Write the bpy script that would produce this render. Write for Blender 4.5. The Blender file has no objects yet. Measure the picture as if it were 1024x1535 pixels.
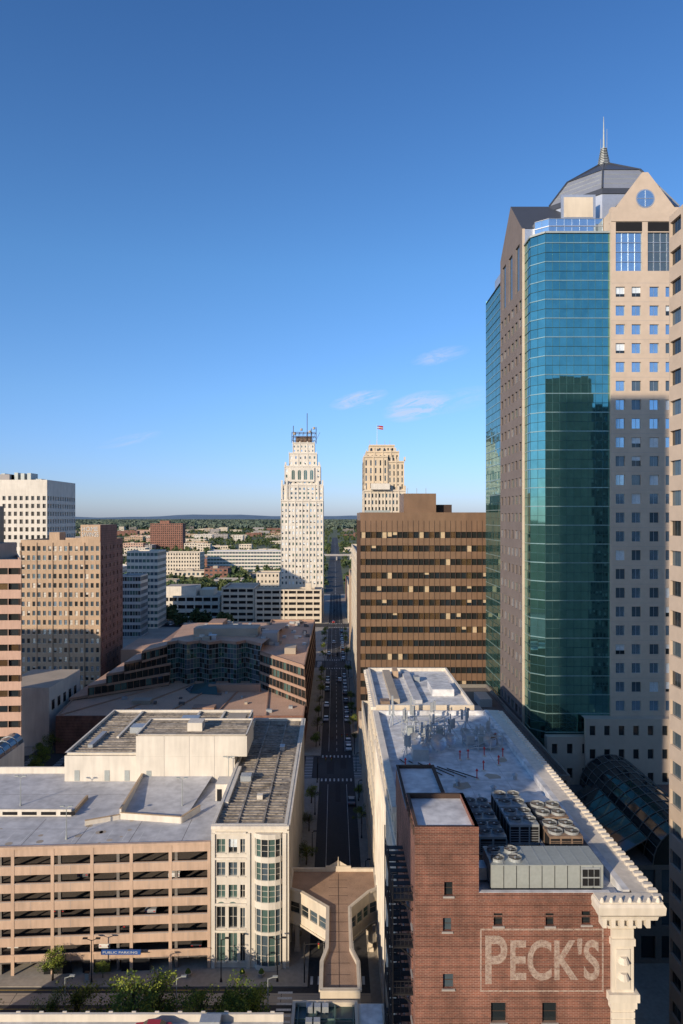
import bpy, math, random
import numpy as np
from mathutils import Vector
random.seed(11); np.random.seed(11)
scene=bpy.context.scene
COL=scene.collection
# ------------------------------------------------------------------ materials
MATS={}; PART={}
def _new(name,part):
    m=bpy.data.materials.new(name); m.use_nodes=True
    MATS[name]=m; PART[name]=part
    nt=m.node_tree; b=nt.nodes['Principled BSDF']
    return m,nt,b
def N(nt,t,**k):
    n=nt.nodes.new(t)
    for a,v in k.items(): setattr(n,a,v)
    return n
def M(name,col,rough=.85,metal=0.,var=.18,scale=.25,fine=3.,part='walls',streak=0,bump=.0,spec=.3,dirt=None):
    m,nt,b=_new(name,part); L=nt.links
    tc=N(nt,'ShaderNodeTexCoord')
    n1=N(nt,'ShaderNodeTexNoise'); n1.inputs['Scale'].default_value=scale; n1.inputs['Detail'].default_value=5
    n2=N(nt,'ShaderNodeTexNoise'); n2.inputs['Scale'].default_value=fine; n2.inputs['Detail'].default_value=4
    mp=N(nt,'ShaderNodeMapping')
    if streak: mp.inputs['Scale'].default_value=(1,1,.12)
    L.new(tc.outputs['Object'],mp.inputs['Vector']); L.new(mp.outputs[0],n2.inputs['Vector'])
    L.new(tc.outputs['Object'],n1.inputs['Vector'])
    ad=N(nt,'ShaderNodeMath',operation='ADD'); L.new(n1.outputs[0],ad.inputs[0]); L.new(n2.outputs[0],ad.inputs[1])
    r=N(nt,'ShaderNodeMapRange'); r.inputs[1].default_value=.7; r.inputs[2].default_value=1.3
    L.new(ad.outputs[0],r.inputs[0])
    mx=N(nt,'ShaderNodeMixRGB')
    lo=dirt if dirt else tuple(c*(1-var) for c in col)
    hi=tuple(min(1,c*(1+var*.7)) for c in col)
    mx.inputs[1].default_value=(*lo,1); mx.inputs[2].default_value=(*hi,1)
    L.new(r.outputs[0],mx.inputs[0]); L.new(mx.outputs[0],b.inputs['Base Color'])
    b.inputs['Roughness'].default_value=rough; b.inputs['Metallic'].default_value=metal
    b.inputs['Specular IOR Level'].default_value=spec
    if bump:
        bp=N(nt,'ShaderNodeBump'); bp.inputs['Strength'].default_value=bump; bp.inputs['Distance'].default_value=.05
        L.new(n2.outputs[0],bp.inputs['Height']); L.new(bp.outputs[0],b.inputs['Normal'])
    return name
def G(name,col,metal=.0,rough=.06,ior=1.6,part='window_glass'):
    m,nt,b=_new(name,part); L=nt.links
    b.inputs['Metallic'].default_value=metal; b.inputs['Roughness'].default_value=rough; b.inputs['IOR'].default_value=ior
    tc=N(nt,'ShaderNodeTexCoord'); n=N(nt,'ShaderNodeTexNoise'); n.inputs['Scale'].default_value=.6
    L.new(tc.outputs['Object'],n.inputs['Vector'])
    mx=N(nt,'ShaderNodeMixRGB'); mx.inputs[1].default_value=(*[c*.8 for c in col],1); mx.inputs[2].default_value=(*[min(1,c*1.2) for c in col],1)
    L.new(n.outputs[0],mx.inputs[0]); L.new(mx.outputs[0],b.inputs['Base Color'])
    return name
def BRICK(name,c1,c2,mortar,bw=.44,rh=.15,part='brick_walls'):
    m,nt,b=_new(name,part); L=nt.links
    tc=N(nt,'ShaderNodeTexCoord'); sp=N(nt,'ShaderNodeSeparateXYZ'); L.new(tc.outputs['Object'],sp.inputs[0])
    ad=N(nt,'ShaderNodeMath',operation='ADD'); L.new(sp.outputs[0],ad.inputs[0]); L.new(sp.outputs[1],ad.inputs[1])
    cb=N(nt,'ShaderNodeCombineXYZ'); L.new(ad.outputs[0],cb.inputs[0]); L.new(sp.outputs[2],cb.inputs[1])
    br=N(nt,'ShaderNodeTexBrick'); L.new(cb.outputs[0],br.inputs['Vector'])
    br.inputs['Scale'].default_value=1; br.inputs['Brick Width'].default_value=bw; br.inputs['Row Height'].default_value=rh
    br.inputs['Mortar Size'].default_value=.018; br.inputs['Color1'].default_value=(*c1,1); br.inputs['Color2'].default_value=(*c2,1); br.inputs['Mortar'].default_value=(*mortar,1)
    wv=N(nt,'ShaderNodeMath',operation='MODULO'); L.new(sp.outputs[2],wv.inputs[0]); wv.inputs[1].default_value=rh*6
    gt=N(nt,'ShaderNodeMath',operation='LESS_THAN'); L.new(wv.outputs[0],gt.inputs[0]); gt.inputs[1].default_value=rh
    hm=N(nt,'ShaderNodeMapRange'); hm.inputs[3].default_value=1.0; hm.inputs[4].default_value=.66; L.new(gt.outputs[0],hm.inputs[0])
    n=N(nt,'ShaderNodeTexNoise'); n.inputs['Scale'].default_value=.35; n.inputs['Detail'].default_value=8; n.inputs['Roughness'].default_value=.7
    mp=N(nt,'ShaderNodeMapping'); mp.inputs['Scale'].default_value=(1,1,.5); L.new(tc.outputs['Object'],mp.inputs[0]); L.new(mp.outputs[0],n.inputs[0])
    r=N(nt,'ShaderNodeMapRange'); r.inputs[1].default_value=.3; r.inputs[2].default_value=.7; r.inputs[3].default_value=.5; r.inputs[4].default_value=1.35; L.new(n.outputs[0],r.inputs[0])
    ml=N(nt,'ShaderNodeMath',operation='MULTIPLY'); L.new(r.outputs[0],ml.inputs[0]); L.new(hm.outputs[0],ml.inputs[1])
    mx=N(nt,'ShaderNodeMixRGB',blend_type='MULTIPLY'); mx.inputs[0].default_value=1; L.new(br.outputs[0],mx.inputs[1]); L.new(ml.outputs[0],mx.inputs[2])
    L.new(mx.outputs[0],b.inputs['Base Color']); b.inputs['Roughness'].default_value=.9
    bp=N(nt,'ShaderNodeBump'); bp.inputs['Strength'].default_value=.5; bp.inputs['Distance'].default_value=.03; bp.invert=True
    L.new(br.outputs['Fac'],bp.inputs['Height']); L.new(bp.outputs[0],b.inputs['Normal'])
    return name

M('cream_stone',(.60,.52,.41),var=.14,streak=1,fine=1.2)
M('white_stone',(.64,.59,.51),var=.14,streak=1,fine=1.2)
M('white_terracotta',(.68,.62,.53),var=.18,streak=1,fine=2,part='cornice',bump=.1)
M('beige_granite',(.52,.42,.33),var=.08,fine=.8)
M('shaded_granite',(.18,.15,.14),var=.1,fine=.8)  # bay stone darker than the front: shade put into the colour
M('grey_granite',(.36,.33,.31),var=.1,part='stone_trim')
M('garage_concrete',(.53,.38,.28),var=.2,streak=1,fine=1.5)
M('tan_precast',(.50,.33,.25),var=.12,streak=1)
M('brown_spandrel',(.19,.112,.066),rough=.45,var=.18,fine=.5,spec=.5,streak=1)
M('brown_dark',(.07,.045,.035),var=.15,part='frames')
M('pink_concrete',(.36,.235,.175),var=.16,part='bands')
M('tan_brick',(.45,.32,.215),var=.18,streak=1)
BRICK('red_brick',(.235,.082,.054),(.155,.058,.042),(.30,.20,.155))
BRICK('red_brick_far',(.29,.12,.08),(.23,.10,.07),(.25,.16,.12))
M('dark_stone',(.2,.18,.16),var=.15)
M('white_membrane',(.72,.72,.72),rough=.7,var=.12,scale=.3,fine=.9,part='roof',dirt=(.38,.38,.39),streak=0)
M('deck_grey',(.52,.52,.53),rough=.8,var=.14,scale=.16,fine=.7,part='roof_deck',dirt=(.35,.35,.36))
M('ribbed_roof',(.30,.26,.21),var=.5,scale=.35,fine=1.6,part='roof',dirt=(.10,.085,.07))
M('rib_cap',(.36,.32,.27),var=.4,scale=.5,fine=2.2,part='roof_ribs',dirt=(.14,.12,.10))
M('gravel_roof',(.40,.34,.27),var=.2,scale=.15,fine=8,part='roof')
M('pink_roof',(.56,.36,.25),var=.22,scale=.12,fine=2,part='roof')
M('dark_roof',(.14,.12,.11),var=.3,scale=.2,fine=4,part='roof')
M('slate_metal',(.10,.11,.13),rough=.4,metal=.5,var=.1,part='dome_roof')
M('light_metal',(.50,.52,.55),rough=.35,metal=.6,var=.1,part='metal_panels')
M('grey_metal',(.36,.39,.38),rough=.5,metal=.2,var=.12,part='casing')
M('galv',(.42,.45,.47),rough=.45,metal=.4,var=.15,part='ducts')
M('rust_metal',(.24,.17,.125),rough=.7,var=.35,scale=1.2,part='casing')
M('black_steel',(.02,.02,.022),rough=.5,var=.1,part='steelwork')
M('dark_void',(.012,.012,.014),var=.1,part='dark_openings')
M('asphalt',(.052,.052,.055),var=.3,scale=.08,fine=2.,part='road',bump=.1)
M('asphalt_patch',(.034,.034,.038),var=.2,scale=.3,fine=2.,part='patches')
M('sidewalk',(.32,.29,.25),var=.2,scale=.12,fine=1.5,part='pavement')
M('white_paint',(.6,.6,.58),var=.3,fine=5,part='markings')
M('yellow_paint',(.5,.35,.08),var=.3,fine=5,part='markings')
M('rail_steel',(.3,.28,.26),metal=.7,rough=.35,part='rails')
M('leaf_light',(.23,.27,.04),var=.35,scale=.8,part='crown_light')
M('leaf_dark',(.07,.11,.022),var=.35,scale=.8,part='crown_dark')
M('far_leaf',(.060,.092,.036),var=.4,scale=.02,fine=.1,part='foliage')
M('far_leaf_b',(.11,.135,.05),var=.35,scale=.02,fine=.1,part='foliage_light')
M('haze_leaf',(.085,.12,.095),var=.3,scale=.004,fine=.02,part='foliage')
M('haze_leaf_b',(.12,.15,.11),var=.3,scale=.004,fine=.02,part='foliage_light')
M('bark',(.1,.075,.055),var=.3,part='trunk')
M('grass',(.12,.13,.065),var=.3,scale=.01,fine=.08,part='lawn')
M('hill',(.14,.20,.26),var=.15,scale=.0006,fine=.004,part='ridge')  # distance haze put into the base colour as blue
M('red_paint',(.45,.03,.03),rough=.4,var=.05,part='panels')
M('blue_sign',(.03,.09,.3),rough=.4,var=.05,part='panel')
M('teal_roof',(.035,.075,.07),rough=.35,var=.2,part='roof',spec=.6)
M('tile_brown',(.36,.235,.16),var=.25,scale=.5,fine=5,part='roof')
M('rubber',(.015,.015,.015),part='wheels')
M('lamp_glass',(.7,.7,.65),rough=.4,part='lantern')
G('glass_dark',(.02,.026,.03))
G('glass_mid',(.10,.14,.17),metal=.35)
G('glass_green',(.12,.20,.18),metal=.4)
G('glass_bronze',(.30,.19,.10),metal=.75,rough=.08)
G('glass_black',(.03,.032,.03),metal=.3,rough=.05)
G('glass_teal',(.18,.425,.40),metal=.95,rough=.03)
G('glass_teal2',(.16,.39,.37),metal=.95,rough=.03)
G('glass_sky',(.45,.60,.72),metal=.85,rough=.08)
M('blind',(.55,.52,.46),rough=.6,part='blinds')
M('blind_warm',(.50,.38,.24),rough=.6,part='blinds')
M('white_blind',(.62,.68,.72),rough=.35,part='blinds',spec=.6)
M('green_frame',(.10,.16,.14),rough=.5,part='mullions')
M('teal_line',(.05,.11,.11),rough=.4,metal=.3,part='mullions')
M('teal_bright',(.30,.45,.44),rough=.3,metal=.6,part='spandrel_lines')
M('steel_frame',(.16,.2,.22),rough=.4,metal=.4,part='mullions')
M('wood_strip',(.46,.34,.22),part='coping')
M('gold_stone',(.60,.49,.35),var=.14,streak=1)

# ------------------------------------------------------------------ mesh builder
def mesh_obj(name,verts,faces,mat,parent=None):
    me=bpy.data.meshes.new(name); me.from_pydata(verts,[],faces); me.materials.append(MATS[mat]); me.update()
    o=bpy.data.objects.new(name,me); COL.objects.link(o)
    if parent: o.parent=parent
    return o
class MB:
    def __init__(s): s.d={}
    def face(s,pts,mat):
        V,F=s.d.setdefault(mat,([],[])); n=len(V); V.extend([tuple(p) for p in pts]); F.append(tuple(range(n,n+len(pts))))
    def box(s,x0,x1,y0,y1,z0,z1,mat,top=None,bottom=True):
        f=s.face
        f([(x0,y0,z0),(x1,y0,z0),(x1,y0,z1),(x0,y0,z1)],mat)
        f([(x1,y0,z0),(x1,y1,z0),(x1,y1,z1),(x1,y0,z1)],mat)
        f([(x1,y1,z0),(x0,y1,z0),(x0,y1,z1),(x1,y1,z1)],mat)
        f([(x0,y1,z0),(x0,y0,z0),(x0,y0,z1),(x0,y1,z1)],mat)
        f([(x0,y0,z1),(x1,y0,z1),(x1,y1,z1),(x0,y1,z1)],top or mat)
        if bottom: f([(x0,y1,z0),(x1,y1,z0),(x1,y0,z0),(x0,y0,z0)],mat)
    def beam(s,p,q,w,mat,h=None):
        p=Vector(p);q=Vector(q); d=(q-p)
        if d.length<1e-6: return
        d.normalize(); up=Vector((0,0,1)) if abs(d.z)<.95 else Vector((1,0,0))
        a=d.cross(up).normalized()*w/2; b=d.cross(a).normalized()*(h or w)/2
        c=[p+a+b,p-a+b,p-a-b,p+a-b]; e=[q+a+b,q-a+b,q-a-b,q+a-b]
        for i in range(4): s.face([c[i],c[(i+1)%4],e[(i+1)%4],e[i]],mat)
        s.face(c[::-1],mat); s.face(e,mat)
    def cyl(s,cx,cy,z0,z1,r,mat,n=12,r2=None,cap=True,rot=0):
        r2=r if r2 is None else r2
        A=[(cx+r*math.cos(rot+2*math.pi*i/n),cy+r*math.sin(rot+2*math.pi*i/n),z0) for i in range(n)]
        B=[(cx+r2*math.cos(rot+2*math.pi*i/n),cy+r2*math.sin(rot+2*math.pi*i/n),z1) for i in range(n)]
        for i in range(n): s.face([A[i],A[(i+1)%n],B[(i+1)%n],B[i]],mat)
        if cap: s.face(B,mat)
    def wall(s,p0,p1,z0,z1,holes,mat,rec=.3,glass=('glass_dark',),frame=None,mv=0,mh=0,sill=None,inset=0.05,tilt=0,reveal=None):
        p0=Vector((p0[0],p0[1]));p1=Vector((p1[0],p1[1])); W=(p1-p0).length; u=(p1-p0)/W; n=Vector((u.y,-u.x))
        def P(a,z,d=0): return (p0.x+u.x*a-n.x*d,p0.y+u.y*a-n.y*d,z)
        us=sorted(set([0,round(W,4)]+[round(v,4) for h in holes for v in h[:2]])); zs=sorted(set([round(z0,4),round(z1,4)]+[round(v,4) for h in holes for v in h[2:]]))
        ui={v:i for i,v in enumerate(us)}; zi={v:i for i,v in enumerate(zs)}
        occ=np.zeros((len(us),len(zs)),bool)
        for h in holes:
            occ[ui[round(h[0],4)]:ui[round(h[1],4)], zi[round(h[2],4)]:zi[round(h[3],4)]]=True
        for j in range(len(zs)-1):
            i=0
            while i<len(us)-1:
                if occ[i,j]: i+=1; continue
                k=i
                while k<len(us)-1 and not occ[k,j]: k+=1
                s.face([P(us[i],zs[j]),P(us[k],zs[j]),P(us[k],zs[j+1]),P(us[i],zs[j+1])],mat); i=k
        rv=reveal or mat
        for (a,b,c,d) in holes:
            s.face([P(a,c),P(b,c),P(b,c,rec),P(a,c,rec)],rv); s.face([P(a,d,rec),P(b,d,rec),P(b,d),P(a,d)],rv)
            s.face([P(a,c),P(a,c,rec),P(a,d,rec),P(a,d)],rv); s.face([P(b,c,rec),P(b,c),P(b,d),P(b,d,rec)],rv)
            g=random.choice(glass)
            if g in('blind','blind_warm','white_blind') and random.random()<.6:
                m=c+(d-c)*random.uniform(.25,.7)
                s.face([P(a,m,rec),P(b,m,rec),P(b,d,rec),P(a,d,rec)],g); s.face([P(a,c,rec),P(b,c,rec),P(b,m,rec),P(a,m,rec)],'glass_dark')
            else:
                t=[random.uniform(-tilt,tilt) for _ in range(4)] if tilt else [0]*4
                s.face([P(a,c,rec+t[0]),P(b,c,rec+t[1]),P(b,d,rec+t[2]-0),P(a,d,rec+t[0]+t[2]-t[1])],g)
            if frame:
                f=.06
                for k in range(1,mv+1):
                    x=a+(b-a)*k/(mv+1); s.face([P(x-f/2,c,rec-.04),P(x+f/2,c,rec-.04),P(x+f/2,d,rec-.04),P(x-f/2,d,rec-.04)],frame)
                for k in range(1,mh+1):
                    z=c+(d-c)*k/(mh+1); s.face([P(a,z-f/2,rec-.045),P(b,z-f/2,rec-.045),P(b,z+f/2,rec-.045),P(a,z+f/2,rec-.045)],frame)
            if sill:
                q=.12
                A=[P(a-q,c-.16,0),P(b+q,c-.16,0),P(b+q,c-.003,0),P(a-q,c-.003,0)]
                B=[P(a-q,c-.16,-q),P(b+q,c-.16,-q),P(b+q,c-.003,-q),P(a-q,c-.003,-q)]
                s.face(B,sill); s.face([B[3],B[2],A[2],A[3]],sill); s.face([A[0],A[1],B[1],B[0]],sill)
    def facade(s,p0,p1,z0,z1,cols,rows,wf,hf,mat,glass=('glass_dark',),zpad=(0,0),upad=0,zo=.5,**k):
        W=math.hypot(p1[0]-p0[0],p1[1]-p0[1]); cw=(W-2*upad)/cols; ch=(z1-z0-zpad[0]-zpad[1])/rows
        hs=[]
        for r in range(rows):
            zz=z0+zpad[0]+ch*r+ch*(1-hf)*zo
            for c in range(cols):
                a=upad+cw*c+cw*(1-wf)/2; hs.append((a,a+cw*wf,zz,zz+ch*hf))
        s.wall(p0,p1,z0,z1,hs,mat,glass=glass,**k)
    def roof(s,poly,z,par,th,mat,wallmat):
        s.face([(x,y,z) for x,y in poly],mat)
        n=len(poly)
        cx=[];
        for i in range(n):
            a=Vector(poly[i-1]);b=Vector(poly[i]);c=Vector(poly[(i+1)%n])
            d1=(b-a).normalized();d2=(c-b).normalized()
            n1=Vector((-d1.y,d1.x));n2=Vector((-d2.y,d2.x)); m=(n1+n2); m=m/ max(.2,m.dot(n1)) if m.length>1e-3 else n1
            cx.append(b+m*th)
        for i in range(n):
            j=(i+1)%n; a=poly[i];b=poly[j]; A=cx[i];B=cx[j]
            s.face([(a[0],a[1],z+par),(b[0],b[1],z+par),(B.x,B.y,z+par),(A.x,A.y,z+par)],wallmat)
            s.face([(B.x,B.y,z+.002),(A.x,A.y,z+.002),(A.x,A.y,z+par),(B.x,B.y,z+par)],wallmat)
    def build(s,name,loc=None):
        e=bpy.data.objects.new(name,None); COL.objects.link(e); e.empty_display_size=.5
        for mat,(V,F) in s.d.items(): mesh_obj(PART[mat],V,F,mat,e)
        if loc: e.location=loc
        return e
def bldg(mb,x0,x1,y0,y1,z0,z1,cf,cs,rows,wf=.5,hf=.5,wall='cream_stone',glass=('glass_dark',),roof='gravel_roof',par=.9,sides='FLR',coping=None,**k):
    P=[(x0,y0),(x1,y0),(x1,y1),(x0,y1)]; zt=z1
    for i,sd in enumerate('FRBL'):
        a=P[i];b=P[(i+1)%4]; c=cf if sd in'FB' else cs
        if sd in sides and c>0: mb.facade(a,b,z0,zt,c,rows,wf,hf,wall,glass,**k)
        else: mb.face([(*a,z0),(*b,z0),(*b,zt),(*a,zt)],wall)
    mb.roof(P,z1-par,par,.35,roof,coping or wall)

# ------------------------------------------------------------------ camera, sun, sky
cam=bpy.data.cameras.new('camera'); co=bpy.data.objects.new('camera',cam); COL.objects.link(co)
co.location=(0,0,72); co.rotation_euler=(math.radians(90),0,0)
cam.sensor_fit='VERTICAL'; cam.sensor_height=36; cam.lens=24.02; cam.shift_x=10/1535; cam.shift_y=7.5/1535
cam.clip_start=.5; cam.clip_end=60000; scene.camera=co
AZ=math.radians(38); EL=math.radians(18)
sun=bpy.data.lights.new('sun','SUN'); sun.energy=5.0; sun.angle=math.radians(.5); sun.color=(1,.83,.62)
so=bpy.data.objects.new('sun',sun); COL.objects.link(so)
so.rotation_euler=Vector((math.sin(AZ)*math.cos(EL),math.cos(AZ)*math.cos(EL),-math.sin(EL))).to_track_quat('-Z','Y').to_euler()
w=bpy.data.worlds.new('World'); scene.world=w; w.use_nodes=True; nt=w.node_tree; L=nt.links
bg=nt.nodes['Background']; bg.inputs[1].default_value=.10
sky=N(nt,'ShaderNodeTexSky',sky_type='NISHITA'); sky.sun_disc=False; sky.sun_elevation=EL; sky.sun_rotation=math.pi+AZ
sky.altitude=300; sky.air_density=1.0; sky.dust_density=.6; sky.ozone_density=2.5
tc=N(nt,'ShaderNodeTexCoord'); sp=N(nt,'ShaderNodeSeparateXYZ'); L.new(tc.outputs['Generated'],sp.inputs[0])
def mth(op,a,b=None,clamp=False):
    n=N(nt,'ShaderNodeMath',operation=op); n.use_clamp=clamp
    for i,v in enumerate((a,b)):
        if v is None: continue
        if isinstance(v,(int,float)): n.inputs[i].default_value=v
        else: L.new(v,n.inputs[i])
    return n.outputs[0]
cr=N(nt,'ShaderNodeValToRGB'); e_=cr.color_ramp.elements
stops=[(0.0,(.94,1.12,1.88)),(.05,(.92,1.14,1.86)),(.17,(.97,1.32,1.82)),(.34,(.90,1.40,1.86)),(.60,(.66,1.14,1.68)),(1.0,(.62,.98,1.4))]
e_[0].position=0; e_[0].color=(*[c/2 for c in stops[0][1]],1); e_[1].position=1; e_[1].color=(*[c/2 for c in stops[-1][1]],1)
for p_,c_ in stops[1:-1]:
    q=e_.new(p_); q.color=(*[c/2 for c in c_],1)
L.new(sp.outputs[2],cr.inputs[0])
tm=N(nt,'ShaderNodeMixRGB',blend_type='MULTIPLY'); tm.inputs[0].default_value=1; L.new(sky.outputs[0],tm.inputs[1]); L.new(cr.outputs[0],tm.inputs[2])
t2=N(nt,'ShaderNodeMixRGB',blend_type='ADD'); t2.inputs[0].default_value=1; L.new(tm.outputs[0],t2.inputs[1]); L.new(tm.outputs[0],t2.inputs[2])
ya=mth('MAXIMUM',sp.outputs[1],.05); U=mth('DIVIDE',sp.outputs[0],ya); V=mth('DIVIDE',sp.outputs[2],ya)
cb=N(nt,'ShaderNodeCombineXYZ'); 
Vt=mth('SUBTRACT',V,mth('MULTIPLY',U,.25))
L.new(mth('MULTIPLY',U,12),cb.inputs[0]); L.new(mth('MULTIPLY',Vt,50),cb.inputs[1])
cn=N(nt,'ShaderNodeTexNoise'); cn.inputs['Scale'].default_value=1.6; cn.inputs['Detail'].default_value=9; cn.inputs['Roughness'].default_value=.7; cn.inputs['Distortion'].default_value=1.2
L.new(cb.outputs[0],cn.inputs[0])
tot=None
for (cu,cv,ru,rv,s) in [(.12,.162,.052,.022,1.5),(.035,.172,.045,.013,1.2),(.155,.236,.045,.013,.7),(-.3,.113,.05,.009,.4),(.18,.17,.06,.02,.3)]:
    du=mth('DIVIDE',mth('SUBTRACT',U,cu),ru); dv=mth('DIVIDE',mth('SUBTRACT',mth('SUBTRACT',V,cv),mth('MULTIPLY',mth('SUBTRACT',U,cu),.22)),rv)
    r2=mth('ADD',mth('MULTIPLY',du,du),mth('MULTIPLY',dv,dv)); m=mth('MULTIPLY',mth('SUBTRACT',1,r2,True),s)
    tot=m if tot is None else mth('ADD',tot,m)
cf=mth('MULTIPLY',mth('MULTIPLY',tot,mth('MULTIPLY',mth('SUBTRACT',cn.outputs[0],.38,True),5.0),True),.6)
mx=N(nt,'ShaderNodeMixRGB'); L.new(cf,mx.inputs[0]); L.new(t2.outputs[0],mx.inputs[1]); mx.inputs[2].default_value=(6.6,7.0,7.9,1)
L.new(mx.outputs[0],bg.inputs[0])
scene.view_settings.view_transform='Standard'; scene.view_settings.look='None'; scene.view_settings.exposure=0

# ------------------------------------------------------------------ ground, roads
def flat(name,x0,x1,y0,y1,z,mat):
    mb=MB(); mb.face([(x0,y0,z),(x1,y0,z),(x1,y1,z),(x0,y1,z)],mat); V,F=mb.d[mat]; return mesh_obj(name,V,F,mat)
flat('ground',-30000,30000,-3000,40000,-.01,'grass')
flat('road',-330,260,-120,640,0,'asphalt')
flat('road',-9,9,640,2400,0,'asphalt')
XB=[(-320,-150),(-138,-92),(-78,-4.2),(5.4,30),(41,250)]
YB=[(-110,-6),(8,95.3),(104.6,188),(206,326),(342,446),(462,638)]
mb=MB()
for (a,b) in XB:
    for (c,d) in YB:
        if a>5 and c==8: d=188
        if a>5 and c==104.6: continue
        mb.box(a,b,c,d,-.005,.13,'sidewalk',bottom=False)
mb.build('pavement')
mb=MB(); z=.006
for y in np.arange(210,640,6.0): mb.box(.55,.67,y,y+3,z-.002,z,'white_paint',bottom=False)
for y in np.arange(640,2300,12.0): mb.box(.4,.7,y,y+6,z-.002,z,'white_paint',bottom=False)
for (ys,ye) in ((108,184),(210,322),(346,442),(466,636)):
    mb.box(-1.9,-1.8,ys,ye,z-.002,z,'white_paint',bottom=False); mb.box(3.1,3.2,ys,ye,z-.002,z,'white_paint',bottom=False)
for yc in (186.2,204.5,324,343,444.5,460,105.2):
    for x in np.arange(-3.8,5,1.15): mb.box(x,x+.4,yc,yc+1.9,z-.002,z,'white_paint',bottom=False)
for xc in (-7.5,6.5,-80.5,-90):
    for (ys,ye) in ((189,205),(96,104),(328,341)):
        for y in np.arange(ys,ye,1.2): mb.box(xc-1.1,xc+1.1,y,y+.45,z-.002,z,'white_paint',bottom=False)
mb.box(-75,-10,103.9,104.02,z-.002,z,'yellow_paint',bottom=False)
mb.box(-75,-10,99.9,99.99,z-.002,z,'yellow_paint',bottom=False)
mb.build('road_markings')
mb=MB()
for y in (97.1,98.55,101.3,102.75): mb.box(-200,200,y,y+.09,.0,.012,'rail_steel',bottom=False)
for y in (96.6,100.8): 
    for x in np.arange(-120,120,8): mb.box(x,x+7.9,y,y+2.5,.0,.005,'gravel_roof',bottom=False)
mb.build('tram_track')
mb=MB()
for i in range(60):
    x=random.uniform(-3.6,3); y=random.uniform(108,600); mb.box(x,x+random.uniform(.8,2.2),y,y+random.uniform(2,14),.0,.003,'asphalt_patch',bottom=False)
mb.build('road_patches')

# ------------------------------------------------------------------ brick store on the right
X0,X1,Y0,Y1=7.03,24.2,60,117
mb=MB()
def hp(px0,px1,py0,py1,s=17.07): return ((px0-622)/s,(px1-622)/s,72-(py1-775)/s,72-(py0-775)/s)
holes=[hp(666,679,1322,1343),hp(664,677,1376,1396),hp(740,754,1369,1388),hp(818,831,1369,1388),hp(872,886,1366,1386),
       hp(736,759,1503,1533),hp(813,835,1503,1533),hp(664,680,1460,1482)]
for zz in (22,17.5,13,8.5):
    for a in (2,6.6,11.2): holes.append((a,a+1.3,zz,zz+2))
TW=12.65
low=[h for h in holes if h[3]<38.3 and not(h[0]<5.6 and h[3]>38.0)]
mb.wall((X0,Y0),(X1,Y0),0,38.3,low,'red_brick',rec=.28,glass=('glass_dark','glass_dark','glass_mid'),frame='brown_dark',mv=0,mh=1,sill='grey_granite')
mb.wall((X0,Y0),(TW,Y0),38.3,44.8,[h for h in holes if h[2]>38.3],'red_brick',rec=.28,glass=('glass_dark',),frame='brown_dark',mh=1,sill='grey_granite')
mb.face([(TW,Y0,38.3),(X1,Y0,38.3),(X1,Y0,39.0),(TW,Y0,39.0)],'red_brick')
mb.box(TW+.003,X1,Y0-.09,Y0-.002,38.15,38.4,'red_brick'); mb.box(TW+.003,X1,Y0-.06,Y0-.002,36.9,37.05,'red_brick')
mb.box(TW-.35,TW,Y0+.01,67.4,38.2,44.8,'red_brick'); mb.face([(X0,67.4,38),(X0,Y0,38),(X0,Y0,44.8),(X0,67.4,44.8)],'red_brick')
mb.face([(X0,67.4,38),(TW,67.4,38),(TW,67.4,44.8),(X0,67.4,44.8)],'red_brick')
mb.roof([(X0,Y0),(TW,Y0),(TW,67.4),(X0,67.4)],44.35,.45,.3,'white_membrane','brown_dark')
mb.box(X0+.02,TW-1.2,67.45,79,38.2,43.0,'red_brick'); mb.roof([(X0+.02,67.45),(TW-1.2,67.45),(TW-1.2,79),(X0+.02,79)],43.02,.35,.3,'white_membrane','brown_dark')
for i in range(6): mb.box(X0-.1,X0-.002,60.4+i*1.2,60.9+i*1.2,43.9,44.6,'brown_dark')
mb.facade((X0,78),(X0,Y0),0,38.0,5,9,.28,.45,'red_brick',rec=.25,sill='grey_granite',glass=('glass_dark','glass_mid'),frame='brown_dark',mh=1)
mb.face([(X0,78,38),(X0,67.4,38),(X0,67.4,39),(X0,78,39)],'red_brick')
mb.facade((X0,Y1),(X0,78),0,38.2,12,9,.62,.62,'cream_stone',rec=.35,glass=('glass_dark','glass_mid','blind'),frame='green_frame',mv=2,mh=1)
mb.box(X0-.5,X0+.4,78.02,Y1,38.2,38.9,'white_terracotta')
for z in (4.6,33.6): mb.box(X0-.25,X0-.002,78.02,Y1,z,z+.35,'white_terracotta')
for i in range(13): 
    y=78+i*(Y1-78)/12; mb.box(X0-.22,X0-.004,y-.35 if i else y+.02,y+.35 if i<12 else Y1,4.96,33.59,'white_terracotta')
mb.facade((X1+1.9,Y0+1),(X1+1.9,Y1),0,37,16,9,.6,.6,'cream_stone',rec=.3,glass=('glass_dark','glass_mid'))
mb.face([(X0,Y1,0),(X0,Y1,38.9),(X1+1.9,Y1,38.9),(X1+1.9,Y1,0)],'tan_brick')
mb.face([(X0,Y0,38.2),(X1+1.9,Y0,38.2),(X1+1.9,Y1,38.2),(X0,Y1,38.2)],'white_membrane')
mb.box(TW+.01,X1,Y0+.003,Y0+.45,38.2,39.02,'white_membrane')
mb.box(X1+1.3,X1+1.9,Y0+.5,Y1,38.21,39.0,'white_membrane')
mb.box(X0+.4,X1+1.2,Y1-.5,Y1-.01,38.2,38.9,'white_membrane')
for y in np.arange(66,117,3.1): mb.box(TW+.5 if y<79 else X0+.6,X1+1.2,y,y+.06,38.2,38.212,'deck_grey')
for x in (11.5,17,22): mb.box(x,x+.06,80,116,38.2,38.213,'deck_grey')
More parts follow.
